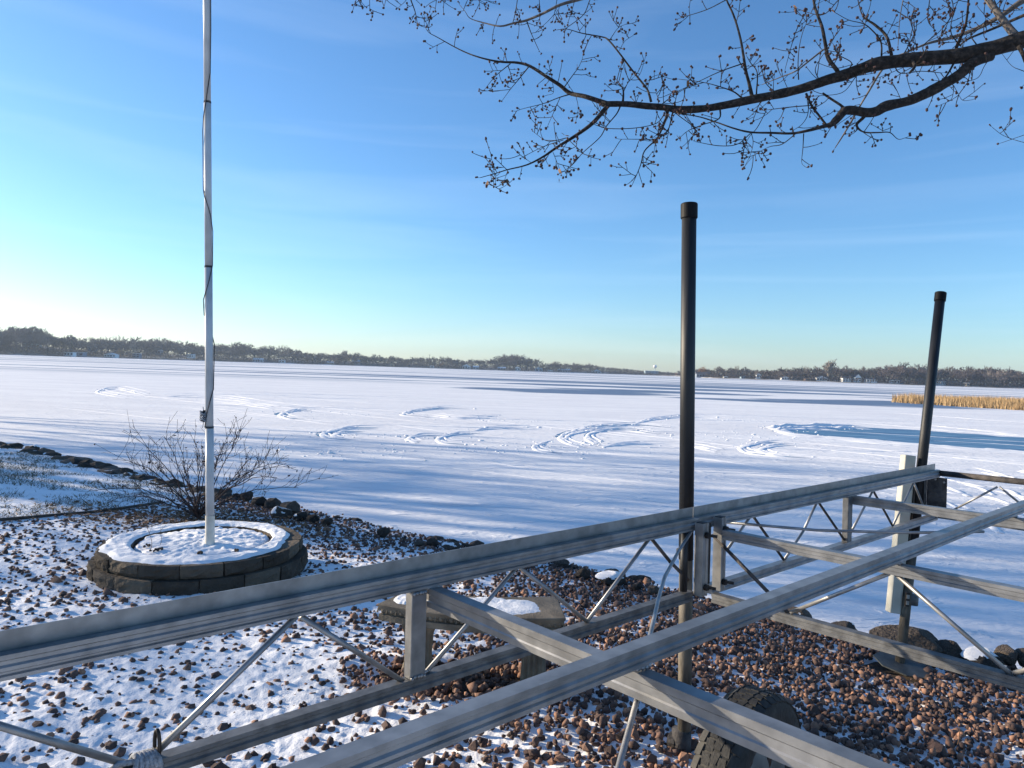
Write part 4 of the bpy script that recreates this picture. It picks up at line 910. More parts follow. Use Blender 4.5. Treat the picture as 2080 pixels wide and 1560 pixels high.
B6([(1460, 728, 2.5), (1530, 760, 4), (1600, 776, 5), (1750, 773, 5), (1880, 745, 5), (1930, 690, 7)], -.1, 0, tw=.4); B6([(1680, 615, 15), (1680, 540, 9), (1640, 480, 4)], 0, .1, tw=2.2); B6([(1680, 560, 7), (1710, 500, 4), (1740, 470, 3)], 0, -.1, tw=2)
B6([(1950, 665, 22), (1938, 720, 15), (1910, 790, 11), (1880, 842, 10), (1810, 912, 8), (1785, 1000, 6), (1735, 1118, 3)], 0, -.35, tw=1.6); B6([(1980, 680, 9), (1950, 790, 6), (1890, 835, 5)], 0, -.2, tw=1.6); B6([(1882, 842, 5), (1750, 840, 4), (1665, 840, 3)], -.1, -.2, tw=1)
B6([(1258, 920, 4), (1290, 1000, 3), (1305, 1045, 2.5)], -.1, -.2); B6([(1440, 925, 5), (1360, 852, 5)], -.2, -.1, tw=.3); B6([(1350, 830, 6), (1230, 852, 4), (1145, 800, 2.5)], -.05, -.1, tw=1.4); B6([(1320, 845, 5), (1200, 885, 4), (1085, 942, 3)], -.05, -.2, tw=1.5)
B6([(920, 1045, 4), (890, 970, 3), (888, 948, 2.5)], -.2, -.2, tw=1.2); B6([(910, 1050, 4), (870, 1112, 2.5)], -.2, -.3, tw=1.2); B6([(985, 1025, 4), (965, 1090, 3)], -.2, -.2, tw=1.2); B6([(1130, 985, 3), (1060, 935, 2.5)], -.2, -.1); B6([(1900, 640, 7), (1980, 580, 4.5), (2080, 520, 3)], 0, .2, tw=1.3)
B6([(1960, 650, 8), (2020, 700, 6), (2100, 760, 4), (2130, 800, 3)], 0, -.2, tw=1.5); B6([(1980, 560, 4), (1900, 590, 3), (1880, 560, 2.5)], .05, .1, tw=1.6)
def smooth_path(P, n=4):
    P = np.asarray(P, float); Q = np.vstack([2 * P[0] - P[1], P, 2 * P[-1] - P[-2]]); out = []
    for i in range(1, len(Q) - 2):
        a, b, c, d = Q[i - 1:i + 3]
        for t in np.linspace(0, 1, n + 1)[:-1]:
            out.append(.5 * ((2 * b) + (c - a) * t + (2 * a - 5 * b + 4 * c - d) * t * t + (-a + 3 * b - 3 * c + d) * t ** 3))
    out.append(P[-1]); return np.array(out)
g = np.random.default_rng(77)
twigs = []; buds = []; leafs = []
def bud(P, r): buds.append((P, r))
def twig(P, d, Ln, r, dep):
    n = 4; q = P.copy(); pts = [P]; d = d / np.linalg.norm(d)
    curl = np.array([0, 0, g.uniform(.0, .30)]) + g.normal(0, .08, 3)
    for k in range(n): d = d + curl * .5 + g.normal(0, .07, 3); d /= np.linalg.norm(d); q = q + d * Ln / n; pts.append(q)
    twigs.append((pts, np.linspace(r, r * .75, n + 1)))
    tip = pts[-1]
    for _ in range(g.integers(1, 3)): bud(tip + g.normal(0, .003, 3), g.uniform(.0055, .0095))
    if g.random() < .5: bud(pts[2] + g.normal(0, .003, 3), g.uniform(.0035, .006))
    if dep > 0:
        for k in range(g.integers(1, 4)):
            i = g.integers(1, n); a = g.normal(size=3); a -= d * np.dot(a, d); a /= np.linalg.norm(a)
            twig(pts[i], d * .6 + a * .8, Ln * g.uniform(.35, .7), r * .8, dep - 1)
for name, mm, pts, d0, d1, tw in BR:
    n = len(pts); W3 = []; RR = []
    for i, (x, y, wd) in enumerate(pts):
        t = i / (n - 1); D = DX(x) + d0 * (1 - t) + d1 * t + (.04 * math.sin(i * 1.7 + len(pts)) if 0 < i and wd < 30 else 0)
        P = at(x, y, D); W3.append(P); RR.append(max(wd / K * D / F / 2, .0014))
    C = np.column_stack([np.array(W3), np.array(RR)]); Sx = smooth_path(C, 5)
    P3, R3 = Sx[:, :3], np.abs(Sx[:, 3]); m_ = len(P3)
    if name == 'limb':        # knots and swellings
        R3 = R3 * (1 + .10 * (fbm(np.arange(m_) * .35 + 3, np.arange(m_) * 0 + 5, 3) - .5) * 2)
    if mm is m_bark and pts[0][0] > 2070 and name == 'limb':
        P3 = np.vstack([[TRK + np.array([-.05, .3, 2.9]), TRK + np.array([-.5, .9, 3.15])], P3]); R3 = np.concatenate([[.15, .12], R3]); 
    mb = MB(); mb.tube(P3, R3, 14 if R3.max() > .02 else 8 if R3.max() > .006 else 5)
    mb.build(name, mm, mt, smooth=True)
    if tw:
        seg = np.linalg.norm(np.diff(P3, axis=0), axis=1); tot = seg.sum(); cs = np.concatenate([[0], np.cumsum(seg)])
        nt_ = int(tot * 10 * tw) + 2
        for k in range(nt_):
            dd = (g.random() ** .8) * tot; i = min(np.searchsorted(cs, dd, side='right') - 1, len(seg) - 1); Pb = P3[i] + (P3[i + 1] - P3[i]) * (dd - cs[i]) / seg[i]
            tg = (P3[i + 1] - P3[i]) / seg[i]; a = g.normal(size=3); a -= tg * np.dot(a, tg); a /= np.linalg.norm(a)
            big = R3[i] > .012
            twig(Pb, tg * g.uniform(.1, .9) + a, g.uniform(.07, .18) if big else g.uniform(.05, .14), .0026, 1 if g.random() < .55 else 0)
        twig(P3[-1], P3[-1] - P3[-2], .03, .0014, 0)
    if g.random() < .12: leafs.append(P3[-1])
def join_tubes(L_, n=3):
    Vs = []; Fs_ = []; off = 0; ang = np.arange(n) * 2 * math.pi / n
    for pts, r in L_:
        pts = np.asarray(pts); r = np.asarray(r); T_ = np.gradient(pts, axis=0); T_ /= np.linalg.norm(T_, axis=1)[:, None] + 1e-9
        a = np.array([.3, .2, 1.]); N_ = np.cross(T_, a); N_ /= np.linalg.norm(N_, axis=1)[:, None] + 1e-9; B_ = np.cross(T_, N_)
        V_ = pts[:, None] + r[:, None, None] * (np.cos(ang)[None, :, None] * N_[:, None] + np.sin(ang)[None, :, None] * B_[:, None]); Vs.append(V_.reshape(-1, 3)); m_ = len(pts)
        i = np.arange(m_ - 1)[:, None] * n; j = np.arange(n)[None]; kx = (j + 1) % n
        Fs_.append((np.stack([i + j, i + kx, i + n + kx, i + n + j], -1) + off).reshape(-1, 4)); off += m_ * n
    return np.concatenate(Vs), np.concatenate(Fs_)
V, Fc = join_tubes(twigs, 4); make('twigs', V, Fc, m_bark, mt, kind='stuff')
bp_ = np.array([b[0] for b in buds]); br_ = np.array([b[1] for b in buds])
V = ICO_V[None] * br_[:, None, None] + bp_[:, None]; make('buds', V.reshape(-1, 3), (ICO_FA[None] + (np.arange(len(bp_)) * 12)[:, None, None]).reshape(-1, 3), m_bud, mt, kind='stuff')
mb = MB()
for P in leafs + [at(*c7(1430, 345), 4.5), at(*c7(415, 275), 4.6), at(*c6(1405, 405), 4.8), at(*c6(1470, 940), 4.7), at(*c6(1296, 1100), 4.6), at(*c6(1330, 815), 4.7)]:
    for k in range(3):
        a = g.normal(size=3) * .012; b = g.normal(size=3) * .016; mb.add([P, P + a + b * .5, P + b, P - a + b * .5], [(0, 1, 2, 3)])
mb.build('withered_leaf', m_dleaf, mt, kind='stuff')
mb = MB(); mb.tube([TRK + [0, 0, -.3], TRK + [0, 0, .3], TRK + [-.03, .1, 1.6], TRK + [-.05, .3, 2.9], TRK + [.1, .2, 4.5], TRK + [.3, 0, 7.5], TRK + [.4, .1, 10]], [.34, .25, .22, .20, .15, .08, .02], 16); mb.build('trunk', m_bark, mt, smooth=True)
g2 = np.random.default_rng(5); oo = []
for k in range(9):
    a = k * 2.4; grow(TRK + [.15, .15, 4.2 + k * .55], np.array([math.cos(a), math.sin(a), .8]), 2.6 - .15 * k, .06, 3, oo, g2, .55, .2, 4, (3, 4))
V, Fc = join_tubes([(p, r) for p, r, d in oo if not any(True for q in p if abs(q[0]) < .8 * q[1] and (q[2] - CAMH) < .62 * q[1])], 4); make('upper_branches', V, Fc, m_bark, mt, kind='stuff')

# ------------------------------------------------------------------ tree kinds for the far shore and the yard
def bare_tree(seed, hgt, spread, kids, up, mainr, lev=4, fan=False, th=.045, tw=.02):
    g = np.random.default_rng(seed); out = []
    tr = [(np.array([[0, 0, -.02], [0, 0, .08], [g.normal(0, .01), g.normal(0, .01), .20]]) * hgt, np.array([mainr * 1.3, mainr, mainr * .8]))]
    top = tr[0][0][-1]; nb_ = 5 if not fan else 9
    for k in range(nb_):
        a = 2 * math.pi * (k + g.random() * .6) / nb_; tl = g.uniform(.35, .9) if not fan else g.uniform(.15, .5)
        grow(top - [0, 0, g.uniform(0, .08) * hgt], np.array([math.cos(a) * tl * spread, math.sin(a) * tl * spread, 1.0]), hgt * g.uniform(.30, .42), mainr * .55, lev, out, g, spread * .55, up, 3, kids, .66)
    z = max(p[:, 2].max() for p, r, d in out); sc = hgt / z
    out = [(p * sc, np.maximum(r, tw if d < 2 else th)) for p, r, d in out]
    return tr, out
def tree_meshes(seed, m, **kw):
    tr, out = bare_tree(seed, 1.0 * 15, **kw)
    V, Fc = join_tubes(tr, 7); a = bpy.data.meshes.new('trunk'); a.from_pydata(V.tolist(), [], Fc.tolist()); a.materials.append(m)
    V, Fc = join_tubes(out, 3); b = bpy.data.meshes.new('crown'); b.from_pydata(V.tolist(), [], Fc.tolist()); b.materials.append(m)
    return a, b
KINDS = {}
for k in range(5): KINDS['b%d' % k] = tree_meshes(30 + k, m_ftree[k % 2], spread=[.9, 1.05, .8, 1.1, .95][k], kids=(3, 4), up=.25, mainr=.32, lev=4, th=.14, tw=.09)
KINDS['pale'] = tree_meshes(50, m_ftree[2], spread=.75, kids=(3, 3), up=.6, mainr=.45, fan=True, lev=4, th=.16, tw=.10)
KINDS['pale2'] = tree_meshes(51, m_ftree[2], spread=1.0, kids=(2, 3), up=.25, mainr=.35, lev=4, th=.10, tw=.06)
KINDS['willow'] = tree_meshes(52, m_willow, spread=1.0, kids=(3, 4), up=.1, mainr=.4, lev=4, th=.12, tw=.09)
KINDS['yard'] = tree_meshes(61, m_barkg, spread=.95, kids=(3, 4), up=.25, mainr=.22, lev=4, th=.025, tw=.010)
def conifer():
    g = np.random.default_rng(8); V = []; Ff = []
    for k in range(300):
        t = g.random() ** .8; z = 1.2 + 13.5 * t; R_ = 3.1 * (1 - t) + .15; a = g.uniform(0, 6.283)
        c = np.array([math.cos(a), math.sin(a), 0]); s_ = np.array([-math.sin(a), math.cos(a), 0]); r0_ = R_ * g.uniform(.1, .5); r1_ = R_ * g.uniform(.8, 1.1); b = len(V)
        V += [c * r0_ + [0, 0, z + .3] - s_ * .3, c * r0_ + [0, 0, z + .3] + s_ * .3, c * r1_ + s_ * .55 + [0, 0, z - .5], c * r1_ - s_ * .55 + [0, 0, z - .6]]; Ff.append((b, b + 1, b + 2, b + 3))
    b_ = bpy.data.meshes.new('crown'); b_.from_pydata([tuple(q) for q in V], [], Ff); b_.materials.append(m_fcon)
    VV, FF = join_tubes([(np.array([[0, 0, -.3], [0, 0, 7], [0, 0, 14.8]]), np.array([.3, .18, .03]))], 6); a_ = bpy.data.meshes.new('trunk'); a_.from_pydata(VV.tolist(), [], FF.tolist()); a_.materials.append(m_ftree[1])
    return a_, b_
KINDS['conifer'] = conifer()
NAMEOF = {'conifer': 'evergreen_tree', 'willow': 'willow_tree'}
def plant(kind, P, h, label, group=None, wide=1.0):
    a, b = KINDS[kind]; t_ = link(NAMEOF.get(kind, 'bare_tree'), None); t_.location = tuple(map(float, P)); s_ = h / 15; t_.scale = (s_ * wide, s_ * wide, s_); t_.rotation_euler = (0, 0, random.uniform(0, 6.28))
    link('trunk', a, t_); link('crown', b, t_); tag(t_, label, 'tree', group); return t_

# yard trees standing on the lawn outside the left edge of the picture (they throw the dappled shade)
for (x, y, h, kd, lb) in [(-20.2, 15.0, 11, 'yard', 'bare tree on the lawn nearest beyond the left edge of the view'), (-24.5, 18.2, 13, 'yard', 'second bare tree along the bank beyond the left edge'), (-28, 19.5, 15, 'yard', 'third bare tree along the bank beyond the left edge'), (-25.5, 15.0, 8, 'conifer', 'evergreen on the lawn beyond the left edge'),
                          (-34, 24.5, 16, 'yard', 'fourth bare tree along the bank beyond the left edge'), (-44, 32, 16, 'yard', 'farthest bare tree along the bank beyond the left edge'), (-60, 30, 14, 'yard', 'bare tree set back from the bank beyond the left edge'), (-46, 21, 10, 'conifer', 'evergreen set back among the bare trees beyond the left edge'), (-31, 14.6, 9, 'yard', 'bare tree set back on the lawn beyond the left edge')]:
    plant(kd, (x, y, float(gz(x, y))), h, lb)

# ------------------------------------------------------------------ ploughed rink, spin tracks and ridges on the lake
def px0(x, y): return onz(x, y, 0)[:2]
poly = [(1560, 874), (1600, 868), (1700, 867), (1830, 872), (1950, 880), (2080, 889), (2400, 905), (2800, 935), (2800, 985), (2400, 945), (2080, 917), (1980, 911), (1880, 905), (1800, 899), (1720, 890), (1640, 884), (1590, 880)]
PP = smooth_path(np.array([px0(*p) for p in poly + poly[:1]]), 8)
PP = PP + np.stack([fbm(PP[:, 0] * 1.5, PP[:, 1] * 1.5, 3) - .5, fbm(PP[:, 1] * 1.5 + 9, PP[:, 0] * 1.5, 3) - .5], 1) * .8
mb = MB(); mb.add([(a, b, .004) for a, b in PP[:-1]], [tuple(range(len(PP) - 1))]); mb.build('swept_ice', m_ice, kind='structure')
def ridge(path, wd, h, seed=0, nacross=7, lump=3.0, name='snow_ridge'):
    P = np.asarray(path, float); T_ = np.gradient(P, axis=0); T_ /= np.linalg.norm(T_, axis=1)[:, None] + 1e-9; N_ = np.stack([-T_[:, 1], T_[:, 0]], 1); n = len(P)
    fade = np.minimum(1, np.minimum(np.arange(n), np.arange(n)[::-1]) / max(2, n * .12)); t = np.linspace(-1, 1, nacross)
    Q = P[:, None] + N_[:, None] * t[None, :, None] * (wd * .5 * (.6 + .8 * fbm(P[:, 0] * .9 + seed, P[:, 1] * .9, 2)))[:, None, None] * .5
    hh = h * .30 * fade[:, None] * (1 - t[None] ** 2) ** .8 * (.15 + 1.7 * fbm(Q[..., 0] * lump + seed, Q[..., 1] * lump, 3) ** 1.5)
    V = np.concatenate([Q, (hh - .003 + .009 * (np.abs(t) < .9))[..., None]], 2).reshape(-1, 3)
    i = (np.arange(n - 1)[:, None] * nacross + np.arange(nacross - 1)[None]).ravel(); return V, np.stack([i, i + 1, i + nacross + 1, i + nacross], 1)
def ridges(L_, name, m=m_snow, **kw):
    Vs, Fs_, off = [], [], 0
    for V, Fc in L_: Vs.append(V); Fs_.append(Fc + off); off += len(V)
    return make(name, np.concatenate(Vs), np.concatenate(Fs_), m, smooth=True, **kw)
def pxpath(pts, step=.18, curve=True):
    P = smooth_path(np.array([px0(*p) for p in pts]), 12); seg = np.concatenate([[0], np.cumsum(np.linalg.norm(np.diff(P, axis=0), axis=1))]); n = int(seg[-1] / step) + 4
    s_ = np.linspace(0, seg[-1], n); return np.stack([np.interp(s_, seg, P[:, 0]), np.interp(s_, seg, P[:, 1])], 1)
lo = [(1565, 868), (1600, 881), (1660, 886), (1750, 893), (1860, 902), (1960, 910), (2080, 918), (2400, 948)]
up_ = [(1560, 870), (1600, 865), (1690, 865), (1760, 867)]
R = []
for k in range(3): R.append(ridge(pxpath([(x + k * 6, y + k * 1.5) for x, y in lo]), 1.0 + .3 * k, .16 - .02 * k, seed=k * 9))
R.append(ridge(pxpath(up_), .9, .42, seed=31, lump=2.2)); R.append(ridge(pxpath([(x + 10, y + 5) for x, y in up_]), .8, .34, seed=41, lump=2.6)); R.append(ridge(pxpath([(1580, 875), (1640, 872), (1700, 874)]), .9, .22, seed=61))
R.append(ridge(pxpath([(1800, 868), (1900, 874), (2000, 880), (2080, 885), (2300, 897)]), .7, .10, seed=51))
ridges(R, 'ploughed_snow', kind='stuff')
def furrow(pts, wd, mice=None, seed=0):
    P = pxpath(pts); n = len(P); T_ = np.gradient(P, axis=0); T_ /= np.linalg.norm(T_, axis=1)[:, None] + 1e-9; N_ = np.stack([-T_[:, 1], T_[:, 0]], 1)
    fade = np.sin(np.linspace(0, math.pi, n)) ** .6; wv_ = wd * .8 * fade * (.3 + 1.4 * fbm(np.arange(n) * .12 + seed, np.arange(n) * 0 + 3, 3))
    V = np.concatenate([np.column_stack([P + N_ * wv_[:, None] / 2, np.full(n, .005)]), np.column_stack([P - N_ * wv_[:, None] / 2, np.full(n, .005)])]); i = np.arange(n - 1)
    return V, np.stack([i, i + n, i + n + 1, i + 1], 1)
ARCS = [[(1370, 868), (1290, 862), (1200, 867), (1145, 882), (1150, 895), (1190, 908)], [(1340, 880), (1270, 872), (1210, 876), (1195, 888), (1215, 900)], [(1320, 872), (1240, 869), (1170, 878), (1150, 890)], [(1110, 898), (1088, 905), (1100, 914), (1140, 920)],
        [(1600, 900), (1560, 898), (1510, 906), (1520, 917), (1570, 924), (1650, 930)], [(1620, 905), (1575, 904), (1548, 911), (1560, 919), (1600, 926)], [(770, 868), (710, 869), (660, 878), (668, 888), (710, 893)], [(740, 876), (700, 876), (680, 883), (700, 888)],
        [(640, 832), (600, 833), (572, 840), (590, 848), (625, 850)], [(900, 885), (850, 884), (832, 890), (850, 897)], [(980, 880), (930, 880), (895, 888), (905, 898), (950, 902)], [(960, 830), (900, 828), (850, 833), (820, 840), (870, 845)], [(1010, 846), (940, 848), (880, 843)], [(1100, 870), (1020, 868), (960, 872)],
        [(1460, 915), (1400, 905), (1300, 900), (1220, 905)], [(1500, 850), (1400, 845), (1330, 850), (1290, 858)], [(300, 800), (240, 788), (200, 794), (260, 806)], [(520, 815), (440, 806), (330, 802)], [(560, 828), (480, 818), (400, 812)]]
R = []; Fi = []
for k, A_ in enumerate(ARCS):
    R.append(ridge(pxpath(A_), .42, .085, seed=k * 7, lump=4)); R.append(ridge(pxpath([(x - 3, y + 3.2) for x, y in A_]), .50, .11, seed=k * 7 + 3, lump=4))
    R.append(ridge(pxpath([(x + 9, y - 3.5) for x, y in A_]), .3, .05, seed=k * 7 + 5, lump=4))
    if k < 12: Fi.append(furrow([(x - 1, y + 1.2) for x, y in A_], .38 if k not in (0, 8, 6) else .62, seed=k * 3))
gg = np.random.default_rng(15)
for k in range(90):      # straighter sled and tyre lines
    x0 = gg.uniform(100, 1900); y0 = gg.uniform(835, 985) if x0 > 500 else gg.uniform(790, 830); L_ = gg.uniform(120, 700); sl = gg.uniform(.02, .12)
    R.append(ridge(pxpath([(x0, y0), (x0 + L_ * .5, y0 + L_ * sl * .5 + gg.uniform(-3, 3)), (x0 + L_, y0 + L_ * sl)], .22), .15, .035, seed=k, nacross=4, lump=5))
for k in range(26):      # broken crust in front of the dock at right
    x0 = gg.uniform(1870, 2100); y0 = gg.uniform(950, 1045); L_ = gg.uniform(30, 120)
    R.append(ridge(pxpath([(x0, y0), (x0 + L_ * .5, y0 + L_ * .12), (x0 + L_, y0 + L_ * gg.uniform(.1, .5))], .1), .30, .075, seed=k, nacross=6, lump=5))
ridges(R, 'snow_tracks', kind='stuff')
cr_ = []
for k, A_ in enumerate(ARCS + [lo[:5], up_, [(1570, 872), (1660, 878)], [(1620, 868), (1760, 872)]]):
    P = pxpath(A_, .08 if k >= len(ARCS) else .35); P = P + gg.normal(0, .22 if k < len(ARCS) else .28, P.shape); cr_.append(P)
for k in range(12):
    c = px0(gg.uniform(500, 1900), gg.uniform(835, 960)); cr_.append(c + gg.normal(0, 1, (34, 2)) * [1.6, .7])
cr_ = np.concatenate(cr_); cr_r = gg.uniform(.010, .036, len(cr_)) * (1 + (gg.random(len(cr_)) < .1))
V = ICO_V[None] * (1 + gg.uniform(-.3, .3, (len(cr_), 12, 1))) * cr_r[:, None, None] * [1.5, 1, .6] + np.column_stack([cr_, cr_r * .15])[:, None]
make('snow_crumbs', V.reshape(-1, 3), (ICO_FA[None] + (np.arange(len(cr_)) * 12)[:, None, None]).reshape(-1, 3), m_snow, kind='stuff')
ridges(Fi, 'track_ice', m_ice, kind='stuff')

# ------------------------------------------------------------------ reed bed
def reedy(n, fx, fy, dens, h0, h1): 
    V, Fc = blades(n, fx, fy, h0, h1, .030, dens, lambda x, y: 0 * x, .10); return V, Fc
def in_reeds(x, y):
    front = 68 + 19 * sstep(54, 41, x) - .10 * (x - 50) + 2.2 * fbm(x * .35, x * 0 + 3, 3); back = 98 + 2 * fbm(x * .3, x * 0 + 7, 2)
    thin = sstep(43, 62, x + 4 * fbm(x * .8, y * .4, 3)); return (x / y > .527 + .02 * fbm(y * .3, y * 0, 2)) & (x > 40 + 1.2 * fbm(y * .3, y * 0, 2)) & (y > front) & (y < back) & (RNG.random(len(x)) < .22 + .78 * thin)
V, Fc = reedy(90000, (43, 88), (60, 101), in_reeds, .40, 1.10)
V = V.reshape(-1, 3, 3); V[:, 2, 2] *= .65 + .7 * fbm(V[:, 0, 0] * .5, V[:, 0, 1] * .25, 4); V = V.reshape(-1, 3)
make('reed_bed', V, Fc, m_reed, kind='stuff')

# ------------------------------------------------------------------ far shore
KD = [(-900, 480), (-300, 700), (0, 850), (420, 1150), (820, 1250), (1330, 1500), (1372, 1450), (1400, 980), (1450, 900), (1700, 840), (2080, 800), (2400, 700), (3000, 560)]
def DS(px): return np.interp(px, [a for a, b in KD], [b for a, b in KD])
def hill(px): return np.interp(px, [-900, -200, 0, 100, 200, 400, 700, 1100, 1300, 1400, 1700, 2080, 3000], [16, 15, 14, 12, 8, 6.5, 5.5, 5, 3, 2, 3, 4, 5])
pxs = np.arange(-900, 3001, 12); offs = np.array([-2, 0, 3, 10, 25, 50, 90, 160, 320])
rise = lambda o, px: hill(px) * sstep(4, 75, o) + .9 * sstep(0, 3, o) + 2 * sstep(90, 300, o)
def fpt(px, o):
    D = DS(px) + o; X = (px - 1040) / F * D; return np.array([X, D, float(rise(o, px)) + .35 * (float(fbm(X * .05, D * .05, 3)) - .5) * min(1, o / 5)])
V = [fpt(p, o) if o >= 0 else fpt(p, 0) * [1, 1, 0] + [0, -1, -.5] for o in offs for p in pxs]; n = len(pxs); i = (np.arange(len(offs) - 1)[:, None] * n + np.arange(n - 1)[None]).ravel()
make('far_shore', V, np.stack([i, i + 1, i + n + 1, i + n], 1), m_farland, smooth=True, kind='structure')
SKY = [(-60, 664), (0, 665), (30, 661), (60, 663), (100, 672), (115, 679), (150, 677), (168, 690), (190, 683), (210, 682), (245, 682), (270, 685), (290, 686), (320, 688), (350, 691), (400, 694), (430, 701), (480, 695), (500, 700), (540, 703), (570, 702), (600, 708), (622, 716), (650, 713), (680, 716), (700, 712), (720, 718), (760, 722), (800, 725), (860, 725), (900, 726), (960, 729), (1000, 729), (1040, 719), (1065, 725), (1100, 734), (1150, 735), (1200, 739), (1250, 745), (1300, 750), (1330, 753), (1372, 756), (1400, 748), (1425, 744), (1445, 748), (1470, 745), (1490, 744), (1530, 748), (1560, 748), (1600, 746), (1640, 745), (1680, 742), (1700, 744), (1750, 745), (1780, 748), (1810, 738), (1830, 735), (1860, 737), (1885, 742), (1920, 746), (1960, 743), (2000, 746), (2040, 745), (2080, 749), (2200, 752)]
def sky_y(px): return float(np.interp(px, [a for a, b in SKY], [b for a, b in SKY]))
def tree_at(px, o, kind, label, group=None, top=None, wide=1.0):
    P = fpt(px, o); top = sky_y(px) if top is None else top
    zt = at(px, top, P[1])[2]; h = max(zt - P[2], 4); return plant(kind, P - [0, 0, .2], h, label, group, wide)
rg_ = random.Random(4); FT = []
GRP = 'bare trees along the far shore'
def lab(px): return 'bare tree in the wood on the %s' % ('hilly far shore left of the flagpole' if px < 420 else 'far shore between flagpole and tall post' if px < 1390 else 'far shore right of the tall post')
px = -50
while px < 2130:
    w_ = (9.5 if px < 420 else 8.2 if px < 1300 else 8.5) * rg_.uniform(.8, 1.2)
    for row in range(2):
        o = [58, 24][row] + rg_.uniform(-12, 12); tp = sky_y(px) + (rg_.uniform(-3.5, 6) if row == 0 else rg_.uniform(3, 13))
        kd = 'b%d' % rg_.randrange(5) if rg_.random() > .07 else 'pale2'
        if row == 1 and rg_.random() < .20: continue
        con = rg_.random() < (.10 if row else .03)
        if 1325 < px < 1372: tp = max(tp, 756)
        nT = len(COL.objects)
        if con: tree_at(px, o, 'conifer', 'dark evergreen among the bare trees on the far shore', 'evergreens on the far shore', tp + 4, .8)
        else: tree_at(px + rg_.uniform(-3, 3), o, kd, lab(px), GRP + (' left' if px < 420 else ' middle' if px < 1390 else ' right'), tp, rg_.uniform(.9, 1.35) * (1.15 if px < 1390 else 1))
        FT.append((COL.objects[nT], px, row, con))
    px += w_ * (1.35 if px > -50 else 1)
tree_at(1681, 20, 'pale', 'tall pale fan shaped bare tree standing above the others on the right far shore', None, 727, 1.25)
tree_at(1042, 30, 'b3', 'broad rounded bare tree highest on the middle far shore', None, 718, 1.3)
tree_at(1066, 34, 'pale2', 'thin pale bare tree just right of the broad rounded one', None, 724)
tree_at(1427, 30, 'willow', 'orange tinted tree beside the grey house just right of the tall post', None, 743, 1.2)
tree_at(1373, 8, 'willow', 'small orange tree at the shore just left of the tall post', None, 756, 1.3)
tree_at(893, 14, 'willow', 'low rust coloured tree on the middle far shore', None, 736, 1.6)
tree_at(243, 10, 'willow', 'tawny tree beside the dark boat shed on the left far shore', None, 705, .8)
tree_at(345, 5, 'willow', 'small low tawny shrubby tree at the left far shoreline', None, 722, 1.6)
tree_at(702, 30, 'b1', 'single taller bare tree poking above the woods left of centre', None, 710, .8)
tree_at(52, 60, 'b0', 'big spreading bare oak above the pale blue house', None, 661, 1.2); tree_at(190, 40, 'pale2', 'pale thin crowned tree at the gap in the left far woods', None, 683, .9)
# brush and understorey that fills the foot of the woods
Vb = []; kb = np.random.default_rng(9); nb_ = 130000
pxb = kb.uniform(-80, 2160, nb_); ob = kb.choice([8, 20, 34, 52, 70, 95], nb_) + kb.normal(0, 5, nb_); ob = np.clip(ob, 4, 120)
Db = DS(pxb) + ob; Xb = (pxb - 1040) / F * Db; Zb = rise(ob, pxb); skyb = np.interp(pxb, [a for a, b in SKY], [b for a, b in SKY])
full = (yh(pxb) - skyb) / F * Db + CAMH - Zb; cut = np.where(ob > 30, .50 + .34 * vnoise(pxb * .13, ob * .05), .30); hb = np.clip(full, 3, 60) * cut * kb.random(nb_) ** .8
lw = kb.random(nb_) < np.where(ob < 15, .35, 1.0); c = np.stack([Xb, Db, Zb + hb], 1)[lw]; nn = len(c)
a = kb.normal(size=(nn, 3)) * [.8, .5, 1.2]; b = kb.normal(size=(nn, 3)) * [.8, .5, 1.7]
V = np.stack([c - a * .6, c + b * .6, c + a * .6 + [0, 0, .3]], 1).reshape(-1, 3); make('shore_brush', V, np.arange(len(V)).reshape(-1, 3), m_brush, kind='stuff')

LM = [(52, 'the pale blue hill house'), (148, 'the white boathouse pair'), (221, 'the lone white boathouse'), (275, 'the snow roofed dark shed'), (313, 'the slate house'), (385, 'the cottage beside the flagpole'), (425, 'the flagpole'), (522, 'the pale shoreline house'), (571, 'the small white shed'), (640, 'the narrow white gable'), (702, 'the single taller tree'), (795, 'the tiny tan cottage'), (893, 'the rust coloured tree'), (947, 'the bright white gabled house'), (1042, 'the broad rounded tree'), (1094, 'the pale blue gabled house'), (1145, 'the long grey house'), (1210, 'the blue grey end house'), (1330, 'the water tower'), (1397, 'the tall black post'), (1428, 'the wide slate house'), (1509, 'the small blue cottage'), (1541, 'the steep white cottage'), (1595, 'the low white cottage'), (1647, 'the long brown cabin'), (1681, 'the fan shaped tree'), (1720, 'the two storey white house'), (1770, 'the plain low white house'), (1818, 'the chimneyed white house'), (1873, 'the dark brown house'), (1897, 'the leaning post'), (1970, 'the blue slope house'), (2080, 'the right photo edge')]
ORD = ['first', 'second', 'third', 'fourth', 'fifth', 'sixth', 'seventh', 'eighth', 'ninth', 'tenth', 'eleventh', 'twelfth', 'thirteenth', 'fourteenth', 'fifteenth', 'sixteenth']
_b = {}
for o_, p_, row_, con_ in FT:
    lp_, nm_ = min(LM, key=lambda q: abs(q[0] - p_)); _b.setdefault((nm_, p_ < lp_, row_, con_), []).append((abs(p_ - lp_), o_))
for (nm_, left_, row_, con_), ls_ in _b.items():
    for k, (d_, o_) in enumerate(sorted(ls_, key=lambda q: q[0])):
        o_['label'] = '%s %s %s of %s, %s row of the woods' % (ORD[k], 'dark evergreen' if con_ else 'bare tree', 'left' if left_ else 'right', nm_, 'front' if row_ else 'back')
